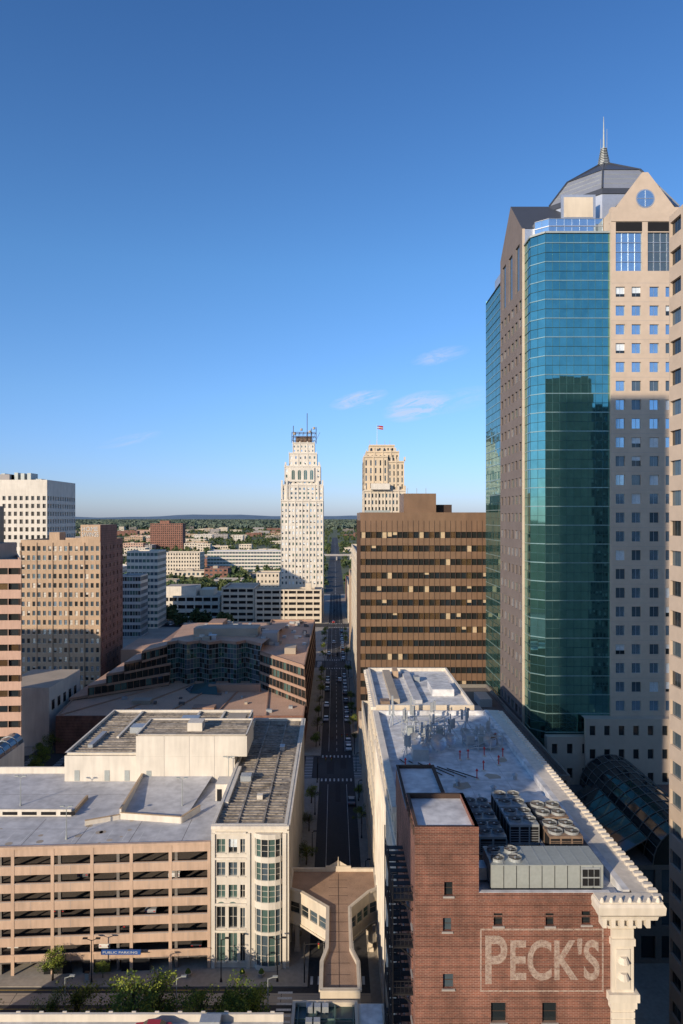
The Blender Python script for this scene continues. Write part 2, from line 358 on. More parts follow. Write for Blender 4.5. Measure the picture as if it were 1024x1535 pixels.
for (x,y,a,b_) in ((16.2,86,1.6,.9),(20.6,89,1.2,1.8),(12.2,83,1.1,.5),(23.2,95,.9,2.2),(9.2,88,1.3,1)):
    mb.face([(x+a*random.uniform(.5,1.2)*math.cos(t*.698),y+a*random.uniform(.5,1.2)*math.sin(t*.698),38.216) for t in range(9)],'gravel_roof')
mb.box(X1+.003,X1+1.9,Y0-.35,Y0+1,0,36,'white_terracotta')
for z in np.arange(1,29,.62): mb.box(X1-.1,X1+1.98,Y0-.42,Y0-.3,z,z+.5,'white_terracotta')
mb.box(X1+.35,X1+1.55,Y0-.45,Y0-.352,30.8,34.3,'white_stone')
mb.box(X1-.35,X1+2.3,Y0-.7,Y0+1,29.8,30.5,'white_terracotta'); mb.box(X1-.2,X1+2.1,Y0-.6,Y0+1,29.2,29.79,'white_terracotta')
mb.box(X1-.1,X1+2.0,Y0-.5,Y0+1,34.6,35.2,'white_terracotta')
prof=[(0,35.9),(.25,36.0),(.35,36.5),(.9,36.6),(1.0,37.0),(1.7,37.35),(1.8,37.7),(2.25,38.0),(2.3,38.65),(2.1,38.9),(0,39.0)]
xa=X1+1.9
for i in range(len(prof)-1):
    (a,za),(b,zb)=prof[i],prof[i+1]
    f=lambda p:(xa+p[0]*.95)
    fr=lambda p:(Y0-.05-p[0]*.75)
    lf=lambda p:(X1-.1-p[0]*.7)
    A,B=prof[i],prof[i+1]
    mb.face([(f(A),fr(A),za),(f(A),Y1,za),(f(B),Y1,zb),(f(B),fr(B),zb)],'white_terracotta')
    mb.face([(lf(A),fr(A),za),(f(A),fr(A),za),(f(B),fr(B),zb),(lf(B),fr(B),zb)],'white_terracotta')
    mb.face([(lf(A),Y0,za),(lf(A),fr(A),za),(lf(B),fr(B),zb),(lf(B),Y0,zb)],'white_terracotta')
mb.box(X1-1.5,xa+2,Y0-1.55,Y0-.003,38.91,39.02,'white_terracotta')
for y in np.arange(Y0+1.2,Y1-1,1.25): mb.box(xa+.3,xa+1.75,y,y+.5,36.6,37.5,'white_terracotta')
for y in np.arange(Y0-.9,Y1-1,.95):
    mb.box(xa+1.5,xa+2.28,y,y+.45,38.9,39.2,'white_terracotta')
for x in np.arange(X1-1.2,xa+1.4,.75): mb.box(x,x+.35,Y0-1.35,Y0-.4,36.7,37.6,'white_terracotta'); 
for x in np.arange(X1-1.5,xa+1.8,.8): mb.cyl(x+.2,Y0-1.45,39.02,39.4,.22,'white_terracotta',8,.08)
for z in (33.2,31.8): mb.cyl(X1+.95,Y0-.5,z,z+.5,.5,'white_terracotta',10,.3)
mb.build('brick_department_store')

m,snt,b=_new('sign_paint','letters'); SL=snt.links
b.inputs['Base Color'].default_value=(.52,.42,.36,1); b.inputs['Roughness'].default_value=.9
tr=N(snt,'ShaderNodeBsdfTransparent'); ms=N(snt,'ShaderNodeMixShader'); n=N(snt,'ShaderNodeTexNoise'); n.inputs['Scale'].default_value=2.6; n.inputs['Detail'].default_value=9; n.inputs['Roughness'].default_value=.75
tcs=N(snt,'ShaderNodeTexCoord'); SL.new(tcs.outputs['Object'],n.inputs[0])
rr=N(snt,'ShaderNodeMapRange'); rr.inputs[1].default_value=.36; rr.inputs[2].default_value=.60; rr.inputs[3].default_value=.2; rr.inputs[4].default_value=.80; SL.new(n.outputs[0],rr.inputs[0])
SL.new(rr.outputs[0],ms.inputs[0]); SL.new(tr.outputs[0],ms.inputs[1]); SL.new(b.outputs[0],ms.inputs[2]); SL.new(ms.outputs[0],snt.nodes['Material Output'].inputs[0])
sign=bpy.data.objects.new('painted_wall_sign',None); COL.objects.link(sign)
def text_mesh(txt,size,loc,rot,mat,name,parent=None,width=None,off=0,ext=0):
    c=bpy.data.curves.new(name+'_c','FONT'); c.body=txt; c.size=size; c.offset=off; c.extrude=ext; o=bpy.data.objects.new(name+'_t',c); COL.objects.link(o)
    bpy.context.view_layer.update(); dg=bpy.context.evaluated_depsgraph_get(); me=bpy.data.meshes.new_from_object(o.evaluated_get(dg)); bpy.data.objects.remove(o)
    me.materials.clear(); me.materials.append(MATS[mat]); q=bpy.data.objects.new(name,me); COL.objects.link(q)
    xs=[v.co.x for v in me.vertices]; sx=(width/(max(xs)-min(xs))) if width else 1
    for v in me.vertices: v.co.x=(v.co.x-min(xs))*sx
    q.location=loc; q.rotation_euler=rot; q.parent=parent; return q
text_mesh('P',5.9,(13.2,Y0-.006,31.1),(math.pi/2,0,0),'sign_paint','letter_p',sign,width=1.95,off=.11)
text_mesh("ECK'S",4.8,(15.4,Y0-.006,31.45),(math.pi/2,0,0),'sign_paint','letters',sign,width=7.85,off=.11)
mb=MB()
fx0,fx1,fz0,fz1=12.75,23.6,30.3,35.85
for (a,b_,c,d) in ((fx0,fx1,fz0,fz0+.14),(fx0,fx1,fz1-.14,fz1),(fx0,fx0+.14,fz0+.14,fz1-.14),(fx1-.14,fx1,fz0+.14,fz1-.14)):
    mb.face([(a,Y0-.005,c),(b_,Y0-.005,c),(b_,Y0-.005,d),(a,Y0-.005,d)],'sign_paint')
V_,F_=mb.d['sign_paint']; mesh_obj('border',V_,F_,'sign_paint',sign)

# fire escape
mb=MB()
for k in range(9):
    z=4+k*4.22
    for i in range(9): mb.box(5.2,X0-.01,61.2+i*1.15,61.2+i*1.15+.7,z,z+.05,'black_steel')
    mb.box(5.15,5.25,61.2,71,z-.12,z+.02,'black_steel'); mb.box(5.15,X0-.01,61.1,61.2,z-.12,z+.02,'black_steel'); mb.box(5.15,X0-.01,71,71.1,z-.12,z+.02,'black_steel')
    for zz in (.55,1.1): mb.beam((5.2,61.2,z+zz),(5.2,71,z+zz),.06,'black_steel'); mb.beam((5.2,61.2,z+zz),(X0,61.2,z+zz),.06,'black_steel')
    for y in np.arange(61.2,71.1,.7): mb.beam((5.2,y,z),(5.2,y,z+1.1),.035,'black_steel')
    for x in np.arange(5.2,7,.35): mb.beam((x,61.2,z),(x,61.2,z+1.1),.035,'black_steel')
    mb.beam((5.3,62,z-.1),(X0,62,z-1.5),.09,'black_steel'); mb.beam((5.3,70,z-.1),(X0,70,z-1.5),.09,'black_steel')
    if k<8:
        for x in (5.35,6.15): mb.beam((x,63,z),(x,69.3,z+4.2),.07,'black_steel',.22); mb.beam((x,63,z+1),(x,69.3,z+5.2),.05,'black_steel')
        for t in range(17): f=(t+.5)/17; mb.box(5.35,6.15,63+6.3*f,63+6.3*f+.26,z+4.2*f,z+4.2*f+.03,'black_steel')
for (x,y) in ((5.2,61.2),(5.2,71),(5.2,66)): mb.beam((x,y,0),(x,y,40),.1,'black_steel')
mb.build('fire_escape')

# HVAC on roof
def fan(mb,cx,cy,z,r,case='galv'):
    mb.cyl(cx,cy,z,z+.28,r,case,18,cap=False); mb.cyl(cx,cy,z+.1,z+.101,r*.99,'dark_void',18)
    for i in range(5):
        a=i*2*math.pi/5; c,s=math.cos(a),math.sin(a)
        mb.face([(cx+.15*r*c-.1*r*s,cy+.15*r*s+.1*r*c,z+.13),(cx+.9*r*c-.25*r*s,cy+.9*r*s+.25*r*c,z+.13),(cx+.9*r*c+.2*r*s,cy+.9*r*s-.2*r*c,z+.2),(cx+.15*r*c+.1*r*s,cy+.15*r*s-.1*r*c,z+.2)],'brown_dark')
    mb.cyl(cx,cy,z+.13,z+.24,.18*r,'galv',8)
    for q in (-.5,0,.5): mb.beam((cx-r*math.sqrt(1-q*q),cy+q*r,z+.3),(cx+r*math.sqrt(1-q*q),cy+q*r,z+.3),.025,'galv')
def condenser(x0,x1,y0,y1,z0,z1,nx,ny,case,r=None):
    mb=MB(); 
    for x in (x0+.1,(x0+x1)/2,x1-.2):
        for y in (y0+.1,y1-.2): mb.box(x,x+.12,y,y+.12,z0,z0+.45,'black_steel')
    mb.box(x0,x1,y0,y1,z0+.45,z1,case)
    for j in range(1,ny): yy=y0+(y1-y0)*j/ny; mb.box(x0+.02,x1-.02,yy-.06,yy+.06,z1+.001,z1+.03,'black_steel')
    nfx=max(2,int((x1-x0)/.9)); 
    for i in range(nfx):
        a=x0+(x1-x0)*(i+.08)/nfx; b_=x0+(x1-x0)*(i+.92)/nfx
        mb.box(a,b_,y0-.02,y0-.003,z0+.6,z1-.25,'dark_void')
        for k in range(6): zz=z0+.65+(z1-z0-1)*k/6; mb.box(a,b_,y0-.05,y0-.021,zz,zz+.05,case)
    nfy=max(2,int((y1-y0)/1.2))
    for i in range(nfy):
        a=y0+(y1-y0)*(i+.08)/nfy; b_=y0+(y1-y0)*(i+.92)/nfy
        mb.box(x0-.02,x0-.003,a,b_,z0+.6,z1-.25,'dark_void')
    R=r or min((x1-x0)/nx,(y1-y0)/ny)*.45
    for i in range(nx):
        for j in range(ny): fan(mb,x0+(x1-x0)*(i+.5)/nx,y0+(y1-y0)*(j+.5)/ny,z1,R)
    return mb.build('rooftop_condenser')
RZ=38.22
condenser(14.3,17.0,67.5,70.9,RZ,RZ+2.2,2,2,'grey_metal'); condenser(14.3,17.0,71.4,76.6,RZ,RZ+2.2,2,3,'grey_metal')
condenser(17.8,20.8,69.5,73.4,RZ,RZ+2.5,2,2,'galv'); condenser(17.8,20.8,73.8,77.9,RZ,RZ+2.5,2,2,'galv')
condenser(21.4,24.7,68,71.6,RZ,RZ+2.0,2,2,'rust_metal'); condenser(21.4,24.7,72.1,76,RZ,RZ+2.1,2,2,'rust_metal')
mb=MB(); mb.box(14.1,24.2,61.6,65.2,RZ+.3,RZ+2.4,'grey_metal'); mb.box(14.2,24.1,61.8,65,RZ,RZ+.3,'black_steel')
for x in np.arange(15.2,24,1.15): mb.box(x,x+.04,61.56,61.598,RZ+.35,RZ+2.35,'black_steel'); mb.box(x,x+.05,61.6,65.2,RZ+2.401,RZ+2.43,'galv')
mb.box(22.2,23.9,61.5,61.599,RZ+.5,RZ+2.2,'galv')
for i in range(3):
    for j in range(2): mb.box(22.3+i*.53,22.75+i*.53,61.45,61.498,RZ+.6+j*.8,RZ+1.25+j*.8,'dark_void')
for (x,y) in ((14.9,62.6),(16.5,62.6),(14.9,64.2),(16.5,64.2)): fan(mb,x,y,RZ+2.4,.62)
mb.box(13.2,14.05,63,64.5,RZ+.3,RZ+1.4,'galv')
mb.build('air_handling_unit')
mb=MB()
for (x,y0,y1) in ((17.3,64,82),(20.95,64,80),(21.15,64,80),(13.6,66,84)): mb.beam((x,y0,RZ+.5),(x,y1,RZ+.5),.16,'galv')
for y in (66.3,67,78.6,79.2): mb.beam((13.6,y,RZ+.6),(24,y,RZ+.6),.18,'rust_metal')
mb.box(18,20.4,66.5,67.9,RZ,RZ+.9,'galv'); mb.box(14.5,16,80,81,RZ,RZ+.7,'galv')
for x in np.arange(14,25,1.6):
    for y in (66.6,78.9): mb.box(x,x+.2,y,y+.3,RZ,RZ+.5,'black_steel')
mb.build('roof_pipework')
def antenna(x,y,z,h,n=3):
    mb=MB(); mb.cyl(x,y,z,z+h,.09,'galv',8)
    for a in range(3):
        an=a*2.1; mb.beam((x,y,z+h*.5),(x+1.3*math.cos(an),y+1.3*math.sin(an),z),.08,'galv')
    for i in range(n):
        an=random.uniform(0,6); zz=z+h*random.uniform(.55,.95); c,s_=math.cos(an)*.6,math.sin(an)*.6
        mb.beam((x,y,zz),(x+c,y+s_,zz),.06,'galv'); mb.box(x+c-.16,x+c+.16,y+s_-.1,y+s_+.1,zz-.75,zz+.75,'galv')
    mb.build('antenna_mast')
def dish(x,y,z,r,h=1.2):
    mb=MB(); mb.cyl(x,y,z,z+h,.08,'galv',8); c=Vector((x,y,z+h)); d=Vector((.3,-.8,.5)).normalized(); a=d.cross(Vector((0,0,1))).normalized(); b_=d.cross(a)
    pr=None
    for k in range(5):
        rr_=r*k/4; off=.35*r*(k/4)**2; ring=[c+a*rr_*math.cos(t*math.pi/6)+b_*rr_*math.sin(t*math.pi/6)+d*off for t in range(12)]
        if pr and k>0:
            for t in range(12): mb.face([pr[t],pr[(t+1)%12],ring[(t+1)%12],ring[t]],'light_metal')
        pr=ring
    mb.beam(c+a*r*.9,c+d*r*.9,.04,'galv'); mb.beam(c-a*r*.9,c+d*r*.9,.04,'galv'); mb.box(*(sum([[v-.07,v+.07] for v in (c+d*r*.9)],[])),'grey_metal')
    mb.build('satellite_dish')
for (x,y,h) in ((11,104,4.2),(12.6,108,5),(14.3,103,4),(15.8,109,4.6),(13.2,99,3.6),(17.6,104,3.8),(21.5,101,3.2),(23.3,103,3.6),(10.2,97,3),(20.5,107,4),(9.4,111,4.4)): antenna(x,y,RZ,h)
for (x,y,r) in ((11.6,100,1.0),(14.8,98.5,1.25),(16.8,100,.9),(19.5,102.5,.9),(22.4,99.5,1.1),(12.8,96,.8)): dish(x,y,RZ,r)
def eq_frame(x0,x1,y0,y1,h,dx):
    mb=MB()
    for x in np.arange(x0,x1+.1,dx):
        mb.beam((x,y0,RZ+.4),(x,y1,RZ+.4),.14,'galv'); mb.beam((x,y0,RZ),(x,y0,RZ+h),.13,'galv'); mb.beam((x,y1,RZ),(x,y1,RZ+h),.13,'galv'); mb.beam((x,y0,RZ+h),(x,y1,RZ+h),.1,'galv')
    for y in (y0,(y0+y1)/2,y1): mb.beam((x0,y,RZ+.55),(x1,y,RZ+.55),.16,'galv'); mb.beam((x0,y,RZ+h),(x1,y,RZ+h),.12,'galv')
    mb.beam((x0,y0,RZ+.4),(x1,y0,RZ+h),.1,'galv'); mb.beam((x0,y1,RZ+h),(x1,y1,RZ+.4),.1,'galv')
    for k in range(3):
        cx=x0+(x1-x0)*(k+.5)/3; mb.box(cx-.5,cx+.5,(y0+y1)/2-.4,(y0+y1)/2+.4,RZ+.65,RZ+1.9,random.choice(('galv','grey_metal','rust_metal')))
    return mb
eq_frame(10.4,17,101.5,106,2.8,2.2).build('equipment_frame')
eq_frame(19,24,98.5,101.5,2.2,1.7).build('equipment_frame')
mb=MB()
mb.box(10.8,13.0,94.5,96.5,RZ,RZ+1.6,'galv'); mb.box(8.2,9.6,86,88,RZ,RZ+.8,'galv'); mb.box(9,11,90.5,93,RZ,RZ+.25,'grey_metal')
for k in range(6): mb.beam((9+k*1.2,95-k*.7,RZ+.12),(11+k*1.5,90-k*.4,RZ+.12),.1,'black_steel')
mb.build('cable_trays')
for (x,y) in ((17.4,95),(18.6,95.4),(19.8,91),(22.3,93),(21.1,96.5),(23.6,96),(9.5,92),(12.5,90),(24.2,103),(18.3,88)):
    mb=MB(); mb.cyl(x,y,RZ,RZ+.12,.3,'white_stone',10); mb.cyl(x,y,RZ+.12,RZ+1.1,.07,'red_paint',8); mb.cyl(x,y,RZ+1.1,RZ+1.4,.2,'red_paint',8,.02); mb.build('roof_stanchion')
for (x,y) in ((15.5,86),(10.2,83),(19.5,84),(23.2,88)):
    mb=MB(); mb.cyl(x,y,RZ,RZ+.6,.25,'galv',10); mb.cyl(x,y,RZ+.6,RZ+.85,.42,'galv',10,.1); mb.build('roof_vent')

# second cream building w/ white roof
mb=MB(); mb.facade((7.1,147),(7.1,117.6),0,39.6,9,9,.6,.6,'cream_stone',rec=.3,glass=('glass_dark','blind'),frame='green_frame',mv=1,mh=1)
mb.face([(7.1,117.6,0),(24,117.6,0),(24,117.6,39.6),(7.1,117.6,39.6)],'cream_stone'); mb.face([(24,117.6,0),(24,147,0),(24,147,39.6),(24,117.6,39.6)],'tan_brick')
mb.face([(24,147,0),(7.1,147,0),(7.1,147,39.6),(24,147,39.6)],'tan_brick')
mb.roof([(7.1,117.6),(24,117.6),(24,147),(7.1,147)],38.9,.7,.4,'white_membrane','white_terracotta')
mb.box(6.6,7.09,117.6,147,38.5,39.3,'white_terracotta')
for y in np.arange(118,147,1.4): mb.box(6.2,6.59,y,y+.6,38.7,39.25,'white_terracotta')
mb.box(10,11.5,121,144,38.9,39.8,'gravel_roof'); mb.box(14,15.5,121,144,38.9,39.6,'deck_grey'); mb.box(18,22,126,133,38.9,40.2,'white_membrane'); mb.box(12,13,140,144,38.9,40.4,'tan_brick')
for y in np.arange(121,145,2.5): mb.box(8.5,22.5,y,y+.08,38.9,38.93,'galv')
mb.box(8,9.6,119,121,38.9,39.9,'rust_metal'); mb.box(16,17,137,139,38.9,39.9,'galv')
mb.build('cream_office_building')
mb=MB(); bldg(mb,24.3,41,119,184,0,27,6,14,6,.55,.6,wall='dark_stone',roof='dark_roof',sides='FR',rec=.3)
mb.box(28,33,150,156,26.1,29,'galv'); mb.box(35,38,165,172,26.1,28,'galv'); mb.build('low_office_building')
mb=MB(); bldg(mb,7.3,24,148,186,0,22,5,12,5,.55,.6,wall='cream_stone',roof='gravel_roof',sides='L',rec=.3,glass=('glass_dark','blind')); mb.build('low_office_building')

# brown office slab
mb=MB(); bx0,bx1,by0,by1,bz=7.7,46.5,208,238,73.4
rows=17; ch=(bz-3.4)/rows
for (a,b_,bays) in (((bx0,by0),(bx1,by0),24),((bx0,by1),(bx0,by0),18)):
    W=math.hypot(b_[0]-a[0],b_[1]-a[1]); cw=W/bays; hs=[]
    for r in range(rows-1):
        for c in range(bays): hs.append((cw*(c+.03),cw*(c+.97),3.4+ch*r+ch*.1,3.4+ch*r+ch*.56))
    mb.wall(a,b_,0,bz,hs,'brown_spandrel',rec=.3,glass=('glass_black','glass_black','glass_black','glass_bronze','glass_dark','glass_bronze','glass_black','glass_dark','glass_black','glass_black','blind_warm'),reveal='brown_dark',tilt=.02)
    ux,uy=(b_[0]-a[0])/W,(b_[1]-a[1])/W
    for c in range(bays+1):
        x=a[0]+ux*cw*c; y=a[1]+uy*cw*c
        if uy==0: mb.box(x-.06,x+.06,by0-.08,by0-.003,3,bz-2.5,'brown_dark')
        else: mb.box(bx0-.08,bx0-.003,y-.06,y+.06,3,bz-2.5,'brown_dark')
mb.face([(bx1,by0,0),(bx1,by1,0),(bx1,by1,bz),(bx1,by0,bz)],'brown_spandrel')
mb.roof([(bx0,by0),(bx1,by0),(bx1,by1),(bx0,by1)],bz-1,1,.4,'dark_roof','brown_spandrel')
mb.box(22,32.3,218,233,bz-1,79.5,'brown_spandrel'); mb.box(32.5,38,222,232,bz-1,76,'brown_dark')
mb.box(10,18,222,230,bz-1,bz+.8,'grey_metal')
for x in (24,27,30): mb.beam((x,225,79.5),(x,225,81.5),.15,'galv')
mb.build('brown_office_building')
mb=MB(); mb.box(7.2,9.5,199,207.5,0.1,13,'beige_granite'); mb.build('concrete_portal')
mb=MB(); bldg(mb,8.0,30,246,330,0,59,5,20,14,.5,.55,wall='cream_stone',sides='L',rec=.3,glass=('glass_dark','blind','glass_mid')); mb.build('cream_office_building')
mb=MB(); bldg(mb,8.2,40,346,395,0,42,8,12,9,.5,.55,wall='tan_brick',sides='FL',rec=.3); mb.build('brick_office_building')
mb=MB(); bldg(mb,9,40,465,520,0,26,8,12,5,.5,.55,wall='cream_stone',sides='FL',rec=.3); mb.build('low_office_building')
mb=MB(); bldg(mb,9.5,34,540,610,0,20,8,12,4,.5,.55,wall='red_brick_far',sides='FL',rec=.3); mb.build('brick_warehouse')

# ------------------------------------------------------------------ tall glass/stone tower
mb=MB()
ZG=132.6; FH=4.0
def curtain(p0,p1,z0,z1,pw,ph,glass,fr='steel_frame',t=.004,fine=True,bright=None):
    p0=Vector(p0);p1=Vector(p1);W=(p1-p0).length;u=(p1-p0)/W;n=Vector((u.y,-u.x)); nx=max(1,round(W/pw)); nz=max(1,round((z1-z0)/ph)); cw=W/nx; chh=(z1-z0)/nz
    for i in range(nx):
        for j in range(nz):
            d=[random.gauss(0,t) for _ in range(3)]; d.append(d[0]+d[2]-d[1])
            a=p0+u*cw*i; b_=p0+u*cw*(i+1); z=z0+chh*j; zz=z+chh
            mb.face([(a.x+n.x*d[0],a.y+n.y*d[0],z),(b_.x+n.x*d[1],b_.y+n.y*d[1],z),(b_.x+n.x*d[2],b_.y+n.y*d[2],zz),(a.x+n.x*d[3],a.y+n.y*d[3],zz)],random.choice(glass))
    for j in range(nz+1):
        z=z0+chh*j; hh=.07 if j%2 else .2
        a=p0+n*.04; b_=p1+n*.04
        mb.beam((a.x,a.y,z),(b_.x,b_.y,z),.14,(bright if (bright and j%2==0) else fr),hh)
    if fine:
        for i in range(nx+1):
            a=p0+u*cw*i+n*.02; mb.beam((a.x,a.y,z0),(a.x,a.y,z1),.05,fr)
TE=('glass_teal','glass_teal2','glass_teal')
K=dict(fr='teal_line',bright='teal_bright')
curtain((45,146),(58.7,146),26,ZG,1.52,2.0,TE,**K)
curtain((42.5,148.5),(45,146),10,ZG,1.7,2.0,TE,**K)
curtain((42.5,152.7),(42.5,148.5),10,ZG,1.4,2.0,TE,**K)
curtain((42.5,192),(42.5,173.2),10,ZG-1,1.52,2.0,TE,**K)
curtain((73.3,146),(86,146),26,ZG,1.52,2.0,TE,**K)
mb.face([(86,146,0),(89,149,0),(89,149,ZG),(86,146,ZG)],'glass_teal'); mb.face([(89,149,0),(89,192,0),(89,192,ZG),(89,149,ZG)],'glass_teal'); mb.face([(89,192,0),(42.5,192,0),(42.5,192,ZG),(89,192,ZG)],'glass_teal')
mb.face([(45,146,ZG),(86,146,ZG),(89,149,ZG),(89,192,ZG),(42.5,192,ZG-.5),(42.5,148.5,ZG)],'dark_roof')
mb.beam((45,145.95,ZG+.2),(58.7,145.95,ZG+.2),.5,'grey_metal',.4); mb.beam((42.5,148.45,ZG+.2),(45,145.95,ZG+.2),.5,'grey_metal',.4); mb.beam((42.45,152.7,ZG+.2),(42.45,148.5,ZG+.2),.5,'grey_metal',.4)
sx0,sx1,sy=58.7,73.1,145.2
rows=27; hs=[]; z_b=14; 
cols=4; cw=(sx1-sx0)/cols
for r in range(rows):
    z=z_b+r*FH
    if z+FH>122: break
    for c in range(cols):
        o_=.1*(-1 if c%2 else 1)
        hs.append((cw*c+cw*.25+o_,cw*c+cw*.80+o_,z+.8,z+2.95))
hs+= [(1.0,6.6,124.3,132.5),(7.8,13.4,124.3,132.5)]
mb.wall((sx0,sy),(sx1,sy),0,134.8,hs,'beige_granite',rec=.35,glass=('glass_sky','white_blind','glass_sky','glass_sky','glass_mid'),frame='light_metal',mv=1,mh=0)
for (a,b_) in ((1.0,6.6),(7.8,13.4)):
    for q in (.25,.5,.75): mb.beam((sx0+a+(b_-a)*q,sy+.26,124.3),(sx0+a+(b_-a)*q,sy+.26,132.5),.1,'light_metal')
    for z in (126.3,128.4,130.4): mb.beam((sx0+a,sy+.25,z),(sx0+b_,sy+.25,z),.1,'light_metal')
mb.box(sx0+1,sx0+6.6,sy-.02,sy-.003,132.7,134.7,'dark_void'); mb.box(sx0+7.8,sx0+13.4,sy-.02,sy-.003,132.7,134.7,'dark_void')
cxg=(sx0+sx1)/2
gab=[(sx0,134.8),(sx1,134.8),(sx1,137.8),(sx1-1.0,137.8),(cxg+.6,145.2),(cxg-.6,145.2),(sx0+1.0,137.8),(sx0,137.8)]
mb.face([(x,sy-.15,z) for x,z in gab],'beige_granite')
g2=[(x,sy+1.2,z) for x,z in gab]
for i in range(len(gab)):
    a=gab[i];b_=gab[(i+1)%len(gab)]; mb.face([(a[0],sy-.15,a[1]),(b_[0],sy-.15,b_[1]),(b_[0],sy+1.2,b_[1]),(a[0],sy+1.2,a[1])],'beige_granite')
mb.face(g2[::-1],'beige_granite')
mb.face([(sx0+.5,sy+1.2,137.5),(cxg,sy+1.2,144.8),(cxg,160,144.8),(sx0+.5,160,137.5)],'slate_metal'); mb.face([(cxg,sy+1.2,144.8),(sx1-.5,sy+1.2,137.5),(sx1-.5,160,137.5),(cxg,160,144.8)],'slate_metal')
mb.box(sx0+.3,sx1-.3,sy+1.2,160,ZG,137.5,'beige_granite')
def disc(cx,y,cz,r,mat,n=28): mb.face([(cx+r*math.cos(2*math.pi*i/n),y,cz+r*math.sin(2*math.pi*i/n)) for i in range(n)],mat)
disc(cxg,sy-.19,139.6,2.0,'light_metal'); disc(cxg,sy-.23,139.6,1.75,'glass_sky')
mb.box(cxg-.06,cxg+.06,sy-.28,sy-.24,137.9,141.3,'light_metal'); mb.box(cxg-1.7,cxg+1.7,sy-.3,sy-.285,139.54,139.66,'light_metal')
mb.face([(sx0,sy+.8,0),(sx0,sy,0),(sx0,sy,134.8),(sx0,sy+.8,134.8)],'beige_granite'); mb.face([(sx1,sy,0),(sx1,sy+.8,0),(sx1,sy+.8,134.8),(sx1,sy,134.8)],'beige_granite')
for z in np.arange(17.7,122,4): mb.box(sx0+.05,sx1-.05,sy-.012,sy-.002,z,z+.05,'grey_granite')
lx=41.9; ly0,ly1=152.8,173
hs=[]; cols=6; cw=(ly1-ly0)/cols
for r in range(27):
    z=z_b+r*FH
    if z+FH>122: break
    for c in range(cols): hs.append((cw*c+cw*.22,cw*c+cw*.8,z+.9,z+2.9))
hs+=[(2.2,5.6,123.5,134),(8.4,11.8,123.5,134),(14.6,18,123.5,134)]
mb.wall((lx,ly1),(lx,ly0),0,135.6,hs,'shaded_granite',rec=.3,glass=('glass_dark','glass_mid','glass_sky','glass_green'),frame='light_metal',mv=1)
cyg=(ly0+ly1)/2
mb.face([(lx,ly1,135.6),(lx,ly0,135.6),(lx,ly0,136.5),(lx,cyg,146),(lx,ly1,136.5)],'shaded_granite')
mb.face([(lx,ly0,136.5),(lx+22,ly0,136.5),(lx+22,cyg,146),(lx,cyg,146)],'slate_metal'); mb.face([(lx,cyg,146),(lx+22,cyg,146),(lx+22,ly1,136.5),(lx,ly1,136.5)],'slate_metal')
mb.face([(lx,ly0,0),(42.5,ly0,0),(42.5,ly0,136.5),(lx,ly0,136.5)],'beige_granite'); mb.box(42.5,64,ly0,ly1,ZG-1,136.4,'light_metal')
curtain((47,150),(58.8,150),ZG,137.5,1.6,1.6,('glass_sky',),'light_metal'); curtain((44.5,152),(47,150),ZG,137.5,1.6,1.6,('glass_sky',),'light_metal'); 
mb.face([(44.5,153,137.5),(44.5,152,137.5),(47,150,137.5),(88,150,137.5),(88,190,137.5),(44.5,190,137.5)],'light_metal')
mb.face([(44.5,190,ZG-.5),(44.5,152,ZG-.5),(44.5,152,137.5),(44.5,190,137.5)],'light_metal')
dcx,dcy=66.5,169
o8=math.pi/8
mb.cyl(dcx,dcy,137.5,144.5,17.5,'light_metal',8,17.0,rot=o8)
mb.cyl(dcx,dcy,144.5,146,17.2,'slate_metal',8,16.6,rot=o8,cap=False); mb.cyl(dcx,dcy,146,152.6,16.6,'light_metal',8,11.2,rot=o8,cap=False); mb.cyl(dcx,dcy,152.6,158.6,11.4,'slate_metal',8,1.6,rot=o8)
for i in range(8):
    a=o8+i*math.pi/4; c,s_=math.cos(a),math.sin(a)
    mb.beam((dcx+16.7*c,dcy+16.7*s_,146),(dcx+11.3*c,dcy+11.3*s_,152.7),.35,'slate_metal'); mb.beam((dcx+11.3*c,dcy+11.3*s_,152.7),(dcx+1.6*c,dcy+1.6*s_,158.8),.3,'slate_metal')
    a2=a+math.pi/4
    for t in (.25,.5,.75):
        r_=16.65+(11.25-16.65)*t; z=146+6.6*t; mb.beam((dcx+r_*c,dcy+r_*s_,z),(dcx+r_*math.cos(a2),dcy+r_*math.sin(a2),z),.06,'grey_metal')
mb.box(50.0,57.6,150.9,151.2,137.52,143.2,'light_metal'); mb.box(50.6,57.0,150.8,150.89,138.2,142.6,'cream_stone')
for k,(z,r) in enumerate(((158.6,1.5),(160.0,1.1),(161.4,.75))): mb.cyl(dcx,dcy,z,z+1.4,r,'slate_metal',10,r*.9)
mb.cyl(dcx,dcy,162.5,171,.28,'grey_metal',8,.06); mb.cyl(dcx+.8,dcy,160,168,.08,'grey_metal',6,.04); mb.cyl(dcx-.7,dcy,160,165.5,.08,'grey_metal',6,.04)
for z in np.arange(158.8,163,.45): mb.cyl(dcx,dcy,z,z+.15,1.6-(z-158.6)*.19,'grey_metal',10)
mb.facade((44.8,144.2),(80,144.2),0,25.6,11,5,.36,.42,'beige_granite',rec=.4,glass=('glass_dark',)); mb.face([(44.8,146,0),(44.8,144.2,0),(44.8,144.2,25.6),(44.8,146,25.6)],'beige_granite')
mb.face([(44.8,144.2,25.6),(80,144.2,25.6),(80,146,25.6),(44.8,146,25.6)],'beige_granite')
mb.facade((52.6,143.4),(80,143.4),0,29.6,9,6,.4,.42,'beige_granite',rec=.4,glass=('glass_dark',)); mb.face([(52.6,144.2,0),(52.6,143.4,0),(52.6,143.4,29.6),(52.6,144.2,29.6)],'beige_granite')
